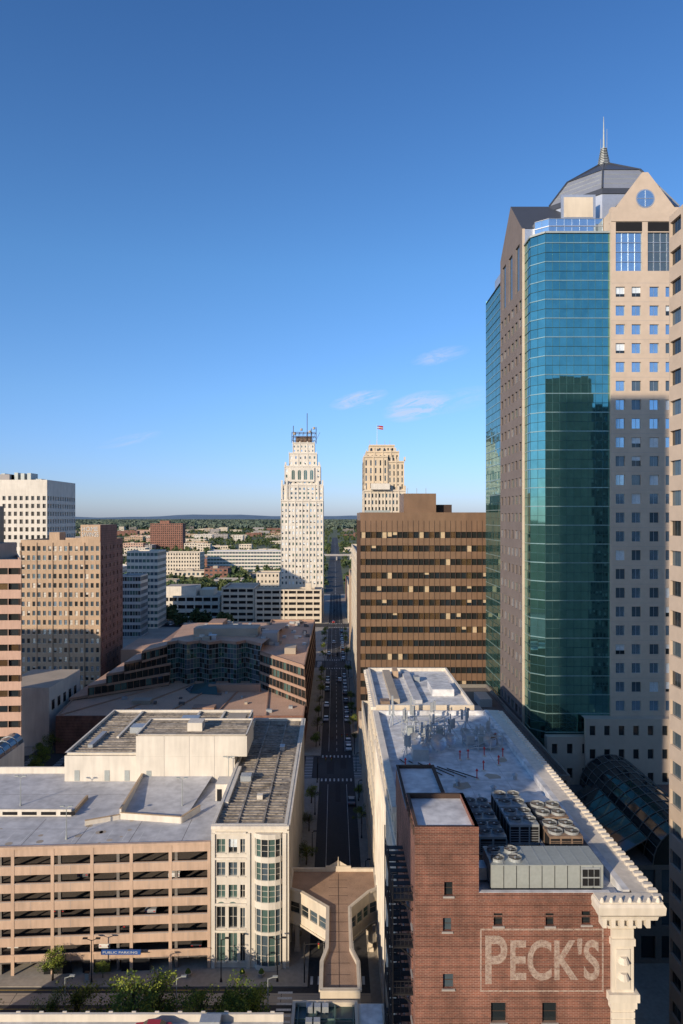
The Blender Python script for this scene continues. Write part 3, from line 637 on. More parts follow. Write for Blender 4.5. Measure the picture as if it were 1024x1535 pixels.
mb.face([(52.6,143.4,29.6),(80,143.4,29.6),(80,146,29.6),(52.6,146,29.6)],'beige_granite'); mb.box(42.3,44.7,146.5,192,0,10,'beige_granite')
mb.build('glass_skyscraper')

# right edge tower
mb=MB(); mb.facade((45.4,92.8),(45.4,58),0,112.8,10,28,.84,.5,'beige_granite',rec=.35,glass=('glass_mid','glass_mid','glass_dark'),frame='steel_frame',mv=1)
mb.box(46.2,75,58,92.79,0.01,112.6,'beige_granite'); mb.face([(45.4,58,112.8),(75,58,112.8),(75,92.8,112.8),(45.4,92.8,112.8)],'beige_granite'); mb.face([(45.4,92.8,0),(46.2,92.8,0),(46.2,92.8,112.8),(45.4,92.8,112.8)],'beige_granite'); mb.face([(45.4,58,0),(46.2,58,0),(46.2,58,112.8),(45.4,58,112.8)],'beige_granite')
mb.build('precast_office_tower')
# arcade / atrium vault
mb=MB()
cx,r=57.5,6.2
n=14
for k in range(n):
    a0=math.pi*k/n;a1=math.pi*(k+1)/n
    for j in range(10):
        y0_=110+j*3.3; y1_=y0_+3.25
        mb.face([(cx+r*math.cos(a0),y0_,16+r*math.sin(a0)),(cx+r*math.cos(a1),y0_,16+r*math.sin(a1)),(cx+r*math.cos(a1),y1_,16+r*math.sin(a1)),(cx+r*math.cos(a0),y1_,16+r*math.sin(a0))],'glass_dark')
    for j in range(11):
        y=110+j*3.3; mb.beam((cx+(r+.08)*math.cos(a0),y,16+(r+.08)*math.sin(a0)),(cx+(r+.08)*math.cos(a1),y,16+(r+.08)*math.sin(a1)),.12,'dark_stone')
    mb.beam((cx+(r+.05)*math.cos(a0),110,16+(r+.05)*math.sin(a0)),(cx+(r+.05)*math.cos(a0),143,16+(r+.05)*math.sin(a0)),.1,'dark_stone')
    mb.face([(cx,109.99,16),(cx+(r-.1)*math.cos(a0),109.99,16+(r-.1)*math.sin(a0)),(cx+(r-.1)*math.cos(a1),109.99,16+(r-.1)*math.sin(a1))],'glass_black')
mb.facade((45.5,110),(72,110),0,16,8,3,.7,.7,'dark_stone',rec=.4,glass=('glass_dark','glass_mid')); mb.facade((45.5,143),(45.5,110),0,16,8,3,.7,.7,'dark_stone',rec=.4)
mb.face([(45.5,110,16),(72,110,16),(72,143,16),(45.5,143,16)],'dark_roof')
for j in range(8):
    y0_=112+j*3; mb.face([(46,y0_,16.2),(51.2,y0_,19.2),(51.2,y0_+2.85,19.2),(46,y0_+2.85,16.2)],'glass_dark'); mb.beam((46,y0_,16.2),(51.2,y0_,19.25),.14,'dark_stone')
mb.build('glass_atrium')

# ------------------------------------------------------------------ left foreground: parking garage
mb=MB()
gp0=(-80,102.7+2.6); gp1=(-19.8,108.9); W=math.hypot(gp1[0]-gp0[0],gp1[1]-gp0[1]); u=Vector(((gp1[0]-gp0[0])/W,(gp1[1]-gp0[1])/W)); nn=Vector((u.y,-u.x))
def GP(a,d=0): return (gp0[0]+u.x*a-nn.x*d, gp0[1]+u.y*a-nn.y*d)
def gbox(a0,a1,d0,d1,z0,z1,mat):
    c=[GP(a0,d0),GP(a1,d0),GP(a1,d1),GP(a0,d1)]
    for i in range(4):
        p,q=c[i],c[(i+1)%4]; mb.face([(*p,z0),(*q,z0),(*q,z1),(*p,z1)],mat)
    mb.face([(*p,z1) for p in c],mat); mb.face([(*p,z0) for p in c[::-1]],mat)
lev=[3.3,6.1,8.9,11.7,14.5,17.3,20.25]
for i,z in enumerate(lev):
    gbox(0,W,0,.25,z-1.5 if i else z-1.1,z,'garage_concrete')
    gbox(0,W,.26,16,z-1.5,z-1.25,'dark_roof')  # inner slabs coloured dark to stand in for interior shade
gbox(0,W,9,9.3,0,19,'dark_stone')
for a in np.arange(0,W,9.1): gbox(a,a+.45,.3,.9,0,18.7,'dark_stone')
for a in [W-.5-k*6.1 for k in range(10)]: gbox(a,a+.5,-.05,-.004,0.1,20.25,'garage_concrete')
for a in [W-.6-k*6.1-3 for k in range(10)]: 
    for z in lev[:-1]: gbox(a,a+.05,-.012,-.003,z-1.4,z-.02,'grey_granite')
gbox(0,W,-.16,-.003,19.9,20.3,'garage_concrete'); gbox(0,W,-.3,-.17,3.25,3.5,'garage_concrete')
for z in lev[:-1]: gbox(0,W,-.03,-.003,z-.12,z-.02,'grey_granite')
dk=[gp0,gp1,(-19.8,136.4),(-54,136.4),(-54,141),(-80,141)]
mb.face([(x,y,19.2) for x,y in dk],'deck_grey')
mb.face([(-80,141,0),(*gp0,0),(*gp0,19.2),(-80,141,19.2)],'garage_concrete')
gbox(0,W,.26,.5,19.2,20.25,'garage_concrete')
mb.box(-80,-46.5,120.5,120.9,19.2,20.4,'white_stone')
for x in np.arange(-79,-48,3.4): mb.box(x,x+2.6,120.45,120.498,19.45,20.0,'dark_void')
mb.box(-80,-54.2,140.6,141,19.2,20.5,'white_stone'); mb.box(-46.6,-46.2,120.9,128,19.2,19.9,'wood_strip')
def pw(p,q,z0,z1,t,mat,cap=None):
    mb.beam((p[0],p[1],(z0+z1)/2),(q[0],q[1],(z0+z1)/2),t,mat,(z1-z0))
    if cap: mb.beam((p[0],p[1],z1+.04),(q[0],q[1],z1+.04),t+.12,cap,.08)
pw((-37.5,119.5),(-26.5,117.8),19.2,20.3,.3,'white_stone','wood_strip'); pw((-37.5,119.5),(-38.3,136),19.2,20.9,.3,'white_stone','wood_strip')
pw((-26.5,117.8),(-24.2,122.5),19.2,20.3,.3,'white_stone','wood_strip'); pw((-42.8,117),(-37.6,119.4),19.2,20.0,.3,'white_stone','wood_strip')
mb.face([(-37.4,119.7,19.22),(-26.4,118.1,19.22),(-24.4,136,20.4),(-38.1,136,20.4)],'deck_grey')
mb.box(-22.2,-19.9,127,131,19.2,22.3,'white_stone'); mb.box(-21.9,-21,126.96,126.998,19.2,21.4,'dark_void')
for x in np.arange(-76,-20,8.5): mb.box(x,x+.08,109.5,119.5,19.2,19.206,'dark_roof')
for x in np.arange(-78,-28,2.7): mb.box(x,x+.08,111,115.2,19.2,19.204,'white_paint')
for y in (115.6,130): mb.box(-79,-40,y,y+.06,19.2,19.205,'dark_roof')
for i in range(22):
    x=random.uniform(-78,-30); y=random.uniform(110,119); mb.cyl(x,y,19.2,19.2045,random.uniform(.2,.7),'gravel_roof',9)
for a in (W-14,W-20,W-26,W-38): gbox(a,a+4.4,-.01,.01,.1,1.95,'dark_void')
mb.build('parking_garage')
mb=MB(); mb.box(-36.6,-30.4,106.9,107.15,3.5,4.2,'blue_sign'); e=mb.build('parking_sign'); text_mesh('PUBLIC PARKING',.5,(-36.3,106.89,3.7),(math.pi/2,0,0),'white_paint','lettering',e,width=5.4)
def lamp_post(x,y,z,h,arm=1.2,double=False,mat='black_steel',name='street_lamp'):
    mb=MB(); mb.cyl(x,y,z,z+.6,.2,mat,8,.12); mb.cyl(x,y,z+.6,z+h,.09,mat,8,.06)
    for sg in ((-1,1) if double else (1,)):
        mb.beam((x,y,z+h-.1),(x+sg*arm,y,z+h+.25),.08,mat); mb.box(x+sg*arm-.35,x+sg*arm+.35,y-.16,y+.16,z+h+.18,z+h+.33,mat); mb.box(x+sg*arm-.25,x+sg*arm+.25,y-.12,y+.12,z+h+.15,z+h+.178,'lamp_glass')
    return mb.build(name)
for (x,y) in ((-57.5,125),(-27.7,124),(-44,112),(-21,135)): lamp_post(x,y,19.2,5.2,.7,True,'grey_metal','deck_lamp')

def ribs(mb,x0,x1,y0,y1,z,h,st,w=.35):
    y=y0
    while y<y1:
        a=x0+random.choice((0,0,0,random.uniform(0,3))); b_=x1-random.choice((0,0,0,random.uniform(0,4)))
        mb.box(a,b_,y,y+w*random.uniform(.6,1.2),z,z+h*random.uniform(.5,1.1),random.choice(('rib_cap','ribbed_roof','rib_cap')),bottom=False)
        y+=st*random.uniform(.8,1.25)
mb=MB(); mb.box(-54,-19.9,136.5,167,0.05,24.3,'white_stone'); mb.roof([(-54,136.5),(-19.9,136.5),(-19.9,167),(-54,167)],24.31,.6,.4,'ribbed_roof','white_stone')
ribs(mb,-53.5,-20.4,147.5,166,24.31,.18,1.35,.45); ribs(mb,-53.5,-40,137.5,147.4,24.31,.18,1.35,.45)
for x in (-47,-33,-27): mb.box(x,x+.5,147.2,166.5,24.31,24.72,'white_stone')
mb.box(-39.6,-17.5,136.0,147,24.32,28.4,'white_stone'); mb.roof([(-39.6,136.0),(-17.5,136.0),(-17.5,147),(-39.6,147)],28.41,.3,.3,'ribbed_roof','white_stone')
ribs(mb,-39,-18,137,146.5,28.42,.13,1.2,.4)
mb.box(-39.6,-19.95,136.0,136.49,19.25,24.31,'white_stone'); mb.box(-30,-27,139,142,28.41,30.1,'white_stone')
mb.box(-24,-19.95,150,156,24.3,27.2,'gravel_roof')
mb.box(-35,-31,155,158,24.31,26.2,'galv'); mb.box(-45,-42,150,153,24.31,25.8,'galv'); mb.box(-51,-50,141,150,24.31,25,'galv')
mb.box(-37.5,-36.5,135.96,135.998,19.3,21.5,'grey_metal')
for x in (-52,-46,-42): mb.box(x,x+1.0,136.44,136.498,19.3,21.4,'grey_metal')
for x in (-34,-29,-24): mb.box(x,x+.05,135.97,135.998,19.3,28.4,'grey_granite')
mb.build('white_penthouse_block')
# white corner building
mb=MB(); wx0,wx1,wy0,wy1,wz=-19.7,-7.6,109.05,167,22.9
G3=('glass_green','glass_dark','glass_mid','white_blind','glass_green')
zs=[(18.4,20.6),(14.7,16.9),(11.2,13.3)]
hs=[]
for x in (.85,2.75):
    for (a,b_) in zs: hs.append((x,x+1.35,a,b_))
    hs+=[(x,x+1.35,6.4,9.8),(x,x+1.35,1.0,5.6)]
for (a,b_) in zs: hs.append((4.6,5.35,a,b_))
hs+=[(4.6,5.35,6.4,9.6),(4.6,5.35,1,5.6)]
mb.wall((wx0,wy0),(wx0+6.2,wy0),0,wz,hs,'white_stone',rec=.35,glass=G3,frame='white_stone',mv=1,mh=1,sill='white_stone')
bc=(wx0+6.2+wx1)/2; br=(wx1-wx0-6.2)/2
mb.face([(wx0+6.2,wy0,0),(wx0+6.9,wy0,0),(wx0+6.9,wy0,wz),(wx0+6.2,wy0,wz)],'white_stone'); mb.face([(wx1-.7,wy0,0),(wx1,wy0,0),(wx1,wy0,wz),(wx1-.7,wy0,wz)],'white_stone')
arc=[(bc+ (br-.7)*math.cos(math.pi+math.pi*k/6), wy0+.0-1.0*math.sin(math.pi*k/6)) for k in range(7)]
for k in range(6):
    p,q=arc[k],arc[k+1]; w_=math.hypot(q[0]-p[0],q[1]-p[1])
    hh=[(.06,w_-.06,a-.3,b_+.3) for (a,b_) in zs]+[(.06,w_-.06,6.2,9.8),(.06,w_-.06,.8,5.7)]
    mb.wall(p,q,0,wz-1.2,hh,'white_stone',rec=.18,glass=('glass_green','glass_green','glass_mid','glass_mid','glass_dark'),frame='white_stone',mh=2,mv=0)
mb.face([(x,y,wz-1.2) for x,y in arc],'white_stone')
mb.face([(arc[0][0],wy0,wz-1.2),(arc[-1][0],wy0,wz-1.2),(arc[-1][0],wy0,wz),(arc[0][0],wy0,wz)],'white_stone')
for x in (wx0,wx0+5.6,wx1-.75): 
    mb.box(x+.01,x+.6,wy0-.25,wy0-.004,0,wz-1.3,'white_stone')
for z in (5.85,10.1,17.4,21.5): mb.box(wx0+.62,wx0+5.59,wy0-.3,wy0-.006,z,z+.3,'white_terracotta')
mb.box(wx0+.01,wx1+.3,wy0-.5,wy0-.005,wz-.55,wz-.05,'white_terracotta')
for x in (wx0+1.55,wx0+3.4,): 
    n=10
    mb.face([(x+.75*math.cos(math.pi*k/n),wy0-.02,9.9+.7*math.sin(math.pi*k/n)) for k in range(n+1)],'glass_green')
mb.facade((wx1,wy0),(wx1,wy1),0,wz,17,6,.55,.6,'white_stone',rec=.35,glass=G3,frame='white_stone',mv=1,mh=1)
for y in np.arange(wy0,wy1,(wy1-wy0)/17): mb.box(wx1+.003,wx1+.28,max(wy0+.01,y-.3),y+.3,0,wz-1,'white_stone')
mb.box(wx1+.004,wx1+.45,wy0+.1,wy1,wz-.7,wz-.1,'white_terracotta')
mb.face([(wx1,wy1,0),(wx0,wy1,0),(wx0,wy1,wz),(wx1,wy1,wz)],'white_stone'); mb.face([(wx0,wy1,18),(wx0,wy0,18),(wx0,wy0,wz),(wx0,wy1,wz)],'white_stone')
mb.roof([(wx0,wy0),(wx1,wy0),(wx1,wy1),(wx0,wy1)],wz-.6,.6,.5,'ribbed_roof','white_stone')
ribs(mb,wx0+.9,wx1-1.0,110.4,166,wz-.6,.16,1.15)
for x in (wx0+3.8,wx0+7.9): mb.box(x,x+.3,110,166,wz-.6,wz-.36,'rib_cap')
mb.box(wx0+.52,wx0+1.3,118,135,wz-.6,wz-.1,'white_stone')
mb.box(wx0+2,wx0+4,128,130,wz-.6,wz+.5,'galv'); mb.box(wx0+8,wx0+9,145,147,wz-.6,wz+.3,'galv'); mb.box(wx0+6,wx0+7,120,121,wz-.6,wz+.2,'white_stone')
mb.build('white_corner_building')

# low pink roof + zigzag glass building
mb=MB(); lp=[(-85,208),(-9.5,208),(-9.5,240),(-26,252),(-61,252),(-88,232)]
for i in range(len(lp)):
    p,q=lp[i],lp[(i+1)%len(lp)]; mb.face([(*p,0),(*q,0),(*q,11.5),(*p,11.5)],'red_brick_far')
mb.roof(lp,11.0,.5,.4,'pink_roof','pink_concrete')
mb.box(-66,-60,222,226,11.0,12.3,'gravel_roof'); mb.box(-45,-38,215,219,11,12.0,'pink_concrete')
for k in range(5): mb.beam((-85+k*16,208.6,11.2),(-60+k*9,250,11.2),.3,'pink_concrete',.4)
for i in range(16): x=random.uniform(-75,-14); y=random.uniform(211,240); mb.box(x,x+random.uniform(.6,2),y,y+random.uniform(.6,2),11,11+random.uniform(.3,1.1),random.choice(('galv','gravel_roof','dark_roof')))
mb.face([(-50,236,11.1),(-40,234,11.1),(-42,240,14.2),(-50,243,12.6)],'teal_roof'); mb.face([(-50,236,11.1),(-50,243,12.6),(-53,242,11.1)],'glass_sky'); mb.box(-44,-26,238,240,11,13.6,'pink_concrete')
mb.build('low_pink_roof_building')
mb=MB()
def ribbon(poly,z0,floors,fh,band,close=False,glass=('glass_black','glass_dark','glass_green','glass_black'),pw_=2.2):
    n=len(poly); rng=range(n if close else n-1)
    for i in rng:
        p=poly[i];q=poly[(i+1)%n]; W_=math.hypot(q[0]-p[0],q[1]-p[1]); c=max(1,int(W_/pw_))
        mb.facade(p,q,z0,z0+floors*fh+band,c,floors,.95,(fh-band)/fh,'pink_concrete',glass,zpad=(band,0),zo=0,rec=.3,reveal='brown_dark')
for k in range(5):
    xs=-88+k*5.2; z=8+k*3.3
    poly=[(xs,226+k*3.0),(-60,247+k*1.2),(-60,262),(xs,250)]
    ribbon(poly,z,1,3.3,.8,True); mb.face([(x,y,z+4.1) for x,y in poly],'pink_roof')
for k in range(5):
    poly=[(-27,244+k*.5),(-8.9-k*.25,218+k*1.1),(-8.9-k*.1,322),(-30,322)]
    z=6+k*3.3; ribbon(poly,z,1,3.3,.8,True)
mb.roof([(-27,246),(-9.9,222.4),(-9.3,322),(-30,322)],22.9,.8,.4,'pink_roof','pink_concrete')
z0_=9; pts=[(-61,249),(-58,253),(-54,249.5),(-50,253),(-46,249.5),(-42,253),(-36,250),(-33,253.5),(-27,247)]
for i in range(len(pts)-1): curtain(pts[i],pts[i+1],z0_,25.5,1.3,1.9,('glass_green','glass_mid','glass_black','glass_teal2'),'grey_granite')
mb.face([(x,y,25.6) for x,y in pts]+[(-20,300,25.6),(-66,300,25.6)],'pink_roof')
for i in range(len(pts)-1): mb.beam((*pts[i],25.9),(*pts[i+1],25.9),.5,'pink_concrete',1.0)
mb.box(-66,-62,262,300,8,24.6,'pink_concrete'); mb.box(-55,-30,266,276,25.6,28.6,'gravel_roof'); mb.box(-52,-46,280,292,25.6,28.6,'pink_concrete'); mb.box(-28,-22,262,270,23,27.4,'grey_granite'); mb.box(-18,-14,244,252,23,25.2,'gravel_roof'); mb.box(-84,-66,268,292,0.1,20,'pink_concrete',top='pink_roof')
for i in range(30): 
    x=random.uniform(-58,-24); y=random.uniform(256,296); mb.box(x,x+random.uniform(.8,3),y,y+random.uniform(.8,3),25.6,25.6+random.uniform(.4,2),random.choice(('galv','gravel_roof','white_stone','dark_roof')))
    x=random.uniform(-26,-12); y=random.uniform(256,318); mb.box(x,x+random.uniform(.6,2),y,y+random.uniform(.8,3),22.9,22.9+random.uniform(.3,1.4),random.choice(('galv','gravel_roof','white_stone','dark_roof')))
mb.build('terraced_glass_office')

# left edge tan building (wedge plan)
mb=MB()
pl=[(-112,167),(-77.6,169),(-92,198),(-112,198)]
for i in range(4):
    p,q=pl[i],pl[(i+1)%4]; W_=math.hypot(q[0]-p[0],q[1]-p[1])
    if i<2: mb.facade(p,q,0,61.5,max(3,int(W_/3)),16,.96,.42,'tan_precast',rec=.6,glass=('glass_black','glass_dark','glass_bronze'),reveal='brown_dark',zpad=(0,1))
    else: mb.face([(*p,0),(*q,0),(*q,61.5),(*p,61.5)],'tan_precast')
mb.roof(pl,60.8,.7,.4,'gravel_roof','tan_precast')
mb.box(-111,-88.5,171,190,60.8,65,'tan_precast',top='gravel_roof'); mb.box(-110,-92,172,190,65,75,'brown_spandrel'); mb.build('tan_office_building')
mb=MB(); bldg(mb,-203,-165,152,172,0,66,14,6,16,.6,.5,wall='cream_stone',sides='FR',rec=.3); mb.build('cream_office_building')  # out-of-frame block, added to shade the lower bank facade
mb=MB()
for k in range(8):
    a0=math.pi*k/8;a1=math.pi*(k+1)/8; r=2.2; X=-75.5
    for j in range(6):
        y=143+j*3; mb.face([(X+r*math.cos(a0),y,19+r*math.sin(a0)),(X+r*math.cos(a1),y,19+r*math.sin(a1)),(X+r*math.cos(a1),y+2.9,19+r*math.sin(a1)),(X+r*math.cos(a0),y+2.9,19+r*math.sin(a0))],'glass_mid')
        mb.beam((X+(r+.05)*math.cos(a0),y,19+(r+.05)*math.sin(a0)),(X+(r+.05)*math.cos(a1),y,19+(r+.05)*math.sin(a1)),.12,'galv')
    mb.face([(X,142.99,19),(X+r*math.cos(a0),142.99,19+r*math.sin(a0)),(X+r*math.cos(a1),142.99,19+r*math.sin(a1))],'glass_mid')
mb.box(-78.2,-73.2,143,161,0.1,19,'white_stone'); mb.build('glass_barrel_canopy')
mb=MB(); hz=63.2
mb.facade((-120.5,262),(-90,262),0,hz,15,16,.55,.52,'tan_brick',('glass_dark','glass_mid','blind','glass_mid','glass_sky'),zpad=(5,1.5),rec=.25,frame='brown_dark',mh=1,sill='cream_stone')
mb.facade((-90,262),(-90,290),0,hz,6,16,.25,.45,'red_brick_far',('glass_dark','blind_warm'),zpad=(5,1.5),rec=.3)
mb.face([(-120.5,290,0),(-120.5,262,0),(-120.5,262,hz),(-120.5,290,hz)],'tan_brick'); mb.face([(-90,290,0),(-120.5,290,0),(-120.5,290,hz),(-90,290,hz)],'tan_brick')
mb.roof([(-120.5,262),(-90,262),(-90,290),(-120.5,290)],hz-.9,.9,.4,'gravel_roof','tan_brick')
for k in range(0,16,3): x=-120.5+k*30.5/15; mb.box(x-.2 if k else x+.01,x+.2,261.7,261.996,5,hz-1,'tan_brick')
mb.box(-97.5,-90.05,262.05,280,hz-.9,69,'tan_brick'); mb.box(-90.04,-89.9,262,282,hz-.9,69,'red_brick_far'); mb.box(-112,-108,268,274,hz-.9,66,'tan_brick')
mb.build('brick_bank_building')
e=bpy.data.objects.new('rooftop_sign',None); COL.objects.link(e)
text_mesh('HOME',2.4,(-97,261.95,66.6),(math.pi/2,0,0),'white_paint','upper_lettering',e,width=6.2,ext=.05); text_mesh('SAVINGS',2.4,(-97,261.95,64.5),(math.pi/2,0,0),'white_paint','lower_lettering',e,width=6.4,ext=.05)
mb=MB(); mb.box(-106,-89.5,214,240,0.1,18.5,'white_stone',top='gravel_roof')
for k in range(5): mb.box(-89.49,-89.4,216+k*4.6,218+k*4.6,11,14,'glass_dark')
mb.build('white_low_building')
mb=MB()
bldg(mb,-200,-139,330,366,0,90,22,12,22,.55,.55,wall='white_stone',sides='FR',rec=.7,glass=('glass_dark','glass_dark','glass_black'),zpad=(0,7),par=1.2)
for x in np.arange(-165,-150,3.2): mb.box(x,x+1.8,338,346,88,92.5+random.random()*1.5,'grey_metal')
mb.box(-175,-160,336,350,88.8,93,'grey_granite'); mb.box(-150,-146,340,345,88.8,91,'grey_metal')
mb.build('white_office_tower')
# ------------------------------------------------------------------ art deco towers
mb=MB(); WG=('glass_mid','glass_green','white_blind','white_blind','glass_sky')
def tier(x0,x1,y0,y1,z0,z1,cols,rows,wall='white_stone',wf=.42,hf=.5,glass=WG,piers=True,zp=(0,1.5)):
    mb.facade((x0,y0),(x1,y0),z0,z1,cols,rows,wf,hf,wall,glass,zpad=zp,rec=.25)
    mb.facade((x0,y1),(x0,y0),z0,z1,cols,rows,wf,hf,wall,glass,zpad=zp,rec=.25)
    mb.facade((x1,y0),(x1,y1),z0,z1,cols,rows,wf,hf,wall,glass,zpad=zp,rec=.25)
    mb.face([(x1,y1,z0),(x0,y1,z0),(x0,y1,z1),(x1,y1,z1)],wall); mb.face([(x0,y0,z1),(x1,y0,z1),(x1,y1,z1),(x0,y1,z1)],wall)
    if piers:
        W_=x1-x0
        for c in range(0,cols+1,2):
            x=x0+W_*c/cols; mb.box(max(x0+.01,x-.35),min(x1-.01,x+.35),y0-.3,y0-.01,z0,z1+.8,wall)
    mb.box(x0-.2,x1+.2,y0-.5,y0-.36,z1-.9,z1-.3,wall)
tier(-38.1,-8.2,482,512,0,84,12,21)
tier(-38.0,-8.3,483,511,84.01,95,10,3)
tier(-35.8,-10.2,485,509,95,108.5,8,3,wf=.35,hf=.5)
tier(-32.8,-12.8,488,506,108.5,118,6,2,wf=.3,hf=.45)
tier(-30.3,-14.5,490,504,118,125.5,6,2,wf=.3,hf=.45)
for x in (-38,-34.5,-12.5,-9.3): mb.box(x,x+1.2,482.2,483.8,84,98,'white_stone')
for x in (-35.6,-11.8): mb.box(x,x+1.2,485.2,487,108.5,111,'white_stone')
mb.box(-31.5,-14.5,484.0,484.6,97,107,'white_stone')
for i in range(4):
    cx=-29.5+i*4.35; n=8; mb.face([(cx+1.1*math.cos(math.pi*k/n),483.95,104.2+1.1*math.sin(math.pi*k/n)) for k in range(n+1)]+[(cx-1.1,483.95,98.5),(cx+1.1,483.95,98.5)],'glass_green'); mb.box(cx-.08,cx+.08,483.9,483.94,98.5,105.2,'white_stone')
mb.build('white_art_deco_tower')
mb=MB()
for (x,h) in ((-30,138),(-20,147),(-17,136),(-13.5,137)): mb.beam((x,494,125),(x,494,h),.45,'brown_dark'); 
for z in (127,130,133): mb.beam((-31,492,z),(-14,492,z),.35,'brown_dark'); mb.beam((-31,500,z),(-14,500,z),.35,'brown_dark')
for x in np.arange(-31,-13.5,2.9): mb.beam((x,492,125.5),(x,492,133),.3,'brown_dark'); mb.beam((x,492,127),(x+2.9,492,133),.2,'brown_dark')
for (x,z) in ((-29,131),(-24,134),(-18,132.5),(-15,135)): mb.cyl(x,491,z,z+1.6,.9,'gravel_roof',8)
mb.box(-28,-17,494,500,125.5,130,'rust_metal'); mb.build('rooftop_antenna_array')
mb=MB(); CG=('glass_dark','glass_dark','glass_mid')
tier(17,41.5,400,425,0,88,12,22,'cream_stone',.42,.6,CG)
tier(17,40.8,402,424,88,105,10,4,'gold_stone',.3,.7,CG); tier(17,31,401,420,88,108,5,4,'gold_stone',.3,.7,CG,zp=(0,2))
tier(18.5,38,404,420,105,111,8,1,'gold_stone',.35,.6,CG); tier(20.5,35.5,406,418,111,115,6,1,'gold_stone',.4,.6,CG,piers=False)
for x in np.arange(17.2,41,3.9): mb.box(x,x+1.1,400.3,401.0,88,90.4,'cream_stone'); mb.box(x,x+1.1,402.2,403.2,105,107.4,'cream_stone')
for x in (20,24,28,32,35.5): mb.box(x,x+.9,404.1,405,111,113,'cream_stone')
mb.box(21,32,397,399.9,88,91.5,'white_stone'); 
for x in (21,25,30,33): mb.beam((x,410,113),(x,410,118),.25,'grey_metal')
mb.build('cream_art_deco_tower')
mb=MB(); mb.cyl(25.5,412,114,127.6,.16,'galv',8,.08)
for k in range(4):
    mb.face([(25.6+k*.9,412-.3*math.sin(k),125+ -.1*k),(26.5+k*.9,412-.3*math.sin(k+1),125-.1*(k+1)),(26.5+k*.9,412-.3*math.sin(k+1),127.2-.1*(k+1)),(25.6+k*.9,412-.3*math.sin(k),127.2-.1*k)],'red_paint' if k else 'blue_sign')
    mb.face([(25.6+k*.9,411.97-.3*math.sin(k),125.8-.1*k),(26.5+k*.9,411.97-.3*math.sin(k+1),125.8-.1*(k+1)),(26.5+k*.9,411.97-.3*math.sin(k+1),126.3-.1*(k+1)),(25.6+k*.9,411.97-.3*math.sin(k),126.3-.1*k)],'white_paint')
mb.build('flag_on_pole')

# ------------------------------------------------------------------ midground buildings
def open_garage(x0,x1,y0,y1,z1,n,wall='cream_stone'):
    mb=MB(); cols=max(3,int((x1-x0)/5.5))
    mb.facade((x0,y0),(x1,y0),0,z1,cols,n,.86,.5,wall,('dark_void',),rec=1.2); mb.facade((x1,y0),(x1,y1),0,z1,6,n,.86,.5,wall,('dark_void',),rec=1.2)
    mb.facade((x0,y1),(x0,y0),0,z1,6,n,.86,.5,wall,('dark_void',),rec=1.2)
    mb.face([(x1,y1,0),(x0,y1,0),(x0,y1,z1),(x1,y1,z1)],wall); mb.roof([(x0,y0),(x1,y0),(x1,y1),(x0,y1)],z1-1,1,.4,'gravel_roof',wall); return mb
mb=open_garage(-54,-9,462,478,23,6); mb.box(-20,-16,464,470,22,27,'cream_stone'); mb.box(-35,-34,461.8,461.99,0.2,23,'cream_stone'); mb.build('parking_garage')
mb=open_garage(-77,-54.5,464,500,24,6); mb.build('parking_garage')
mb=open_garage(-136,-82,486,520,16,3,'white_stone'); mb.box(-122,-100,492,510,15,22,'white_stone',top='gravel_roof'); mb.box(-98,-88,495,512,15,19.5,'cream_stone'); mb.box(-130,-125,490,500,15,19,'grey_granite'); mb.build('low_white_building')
mb=MB(); bldg(mb,-134,-114,440,462,0,50,8,10,12,.85,.5,wall='white_stone',glass=('glass_green','glass_mid'),rec=.2,sides='FR'); mb.build('glass_office_block')
mb=MB(); bldg(mb,-129,-116,408,424,0,37,8,8,9,.9,.6,wall='light_metal',glass=('glass_dark','glass_mid','glass_green'),rec=.2,sides='FR'); mb.build('glass_office_block')
mb=MB(); bldg(mb,-168,-70,900,940,0,27,24,8,6,.9,.5,wall='white_stone',glass=('glass_green','glass_mid'),roof='white_membrane',rec=.3,sides='FR'); mb.build('glass_office_block')
mb=MB(); bldg(mb,-400,-330,1480,1510,0,58,16,5,12,.5,.5,wall='red_brick_far',rec=.3,sides='FR'); mb.box(-380,-360,1485,1500,58,64,'red_brick_far'); mb.build('brick_apartment_block')
mb=MB(); bldg(mb,-215,-168,850,880,0,28,14,6,6,.5,.5,wall='cream_stone',rec=.3,sides='FR'); mb.build('cream_apartment_block')
mb=MB(); bldg(mb,-62,-44,540,560,0,28,6,6,6,.4,.4,wall='cream_stone',rec=.3,sides='FR'); mb.build('cream_apartment_block')
rects=[]
wl=['cream_stone','white_stone','red_brick_far','tan_brick','tan_precast','gravel_roof','dark_stone','grey_granite','cream_stone']
cnt=0
tries=0
while cnt<250 and tries<8000:
    tries+=1
    y=620+ (random.random()**1.2)*3300; x=random.uniform(-.55,.33)*y
    w_=random.uniform(14,50)*(1 if y<1500 else 1.7); d_=random.uniform(14,40); h=random.choice([5,6,7,8,10,12,14])*(1 if y<1200 else 1.3)
    if -18-w_<x<16: continue
    if any(abs((x+w_/2)-(r[0]+r[2]/2))<(w_+r[2])/2+8 and abs((y+d_/2)-(r[1]+r[3]/2))<(d_+r[3])/2+12 for r in rects): continue
    if -230<x<-50 and 840<y<950: continue
    if 1110<y+d_/2<1170: continue
    rects.append((x,y,w_,d_)); cnt+=1
    mb=MB(); bldg(mb,x,x+w_,y,y+d_,0,h,max(3,int(w_/5)),max(3,int(d_/5)),max(1,int(h/4)),.55,.45,wall=random.choice(wl),roof=random.choice(['gravel_roof','white_membrane','white_membrane','dark_roof','deck_grey']),rec=.3,sides='FRL',glass=('glass_dark','glass_mid'))
    if random.random()<.6: mb.box(x+w_*.3,x+w_*.5,y+d_*.4,y+d_*.7,h-.9,h+2,'gravel_roof')
    mb.build('low_rise_building')
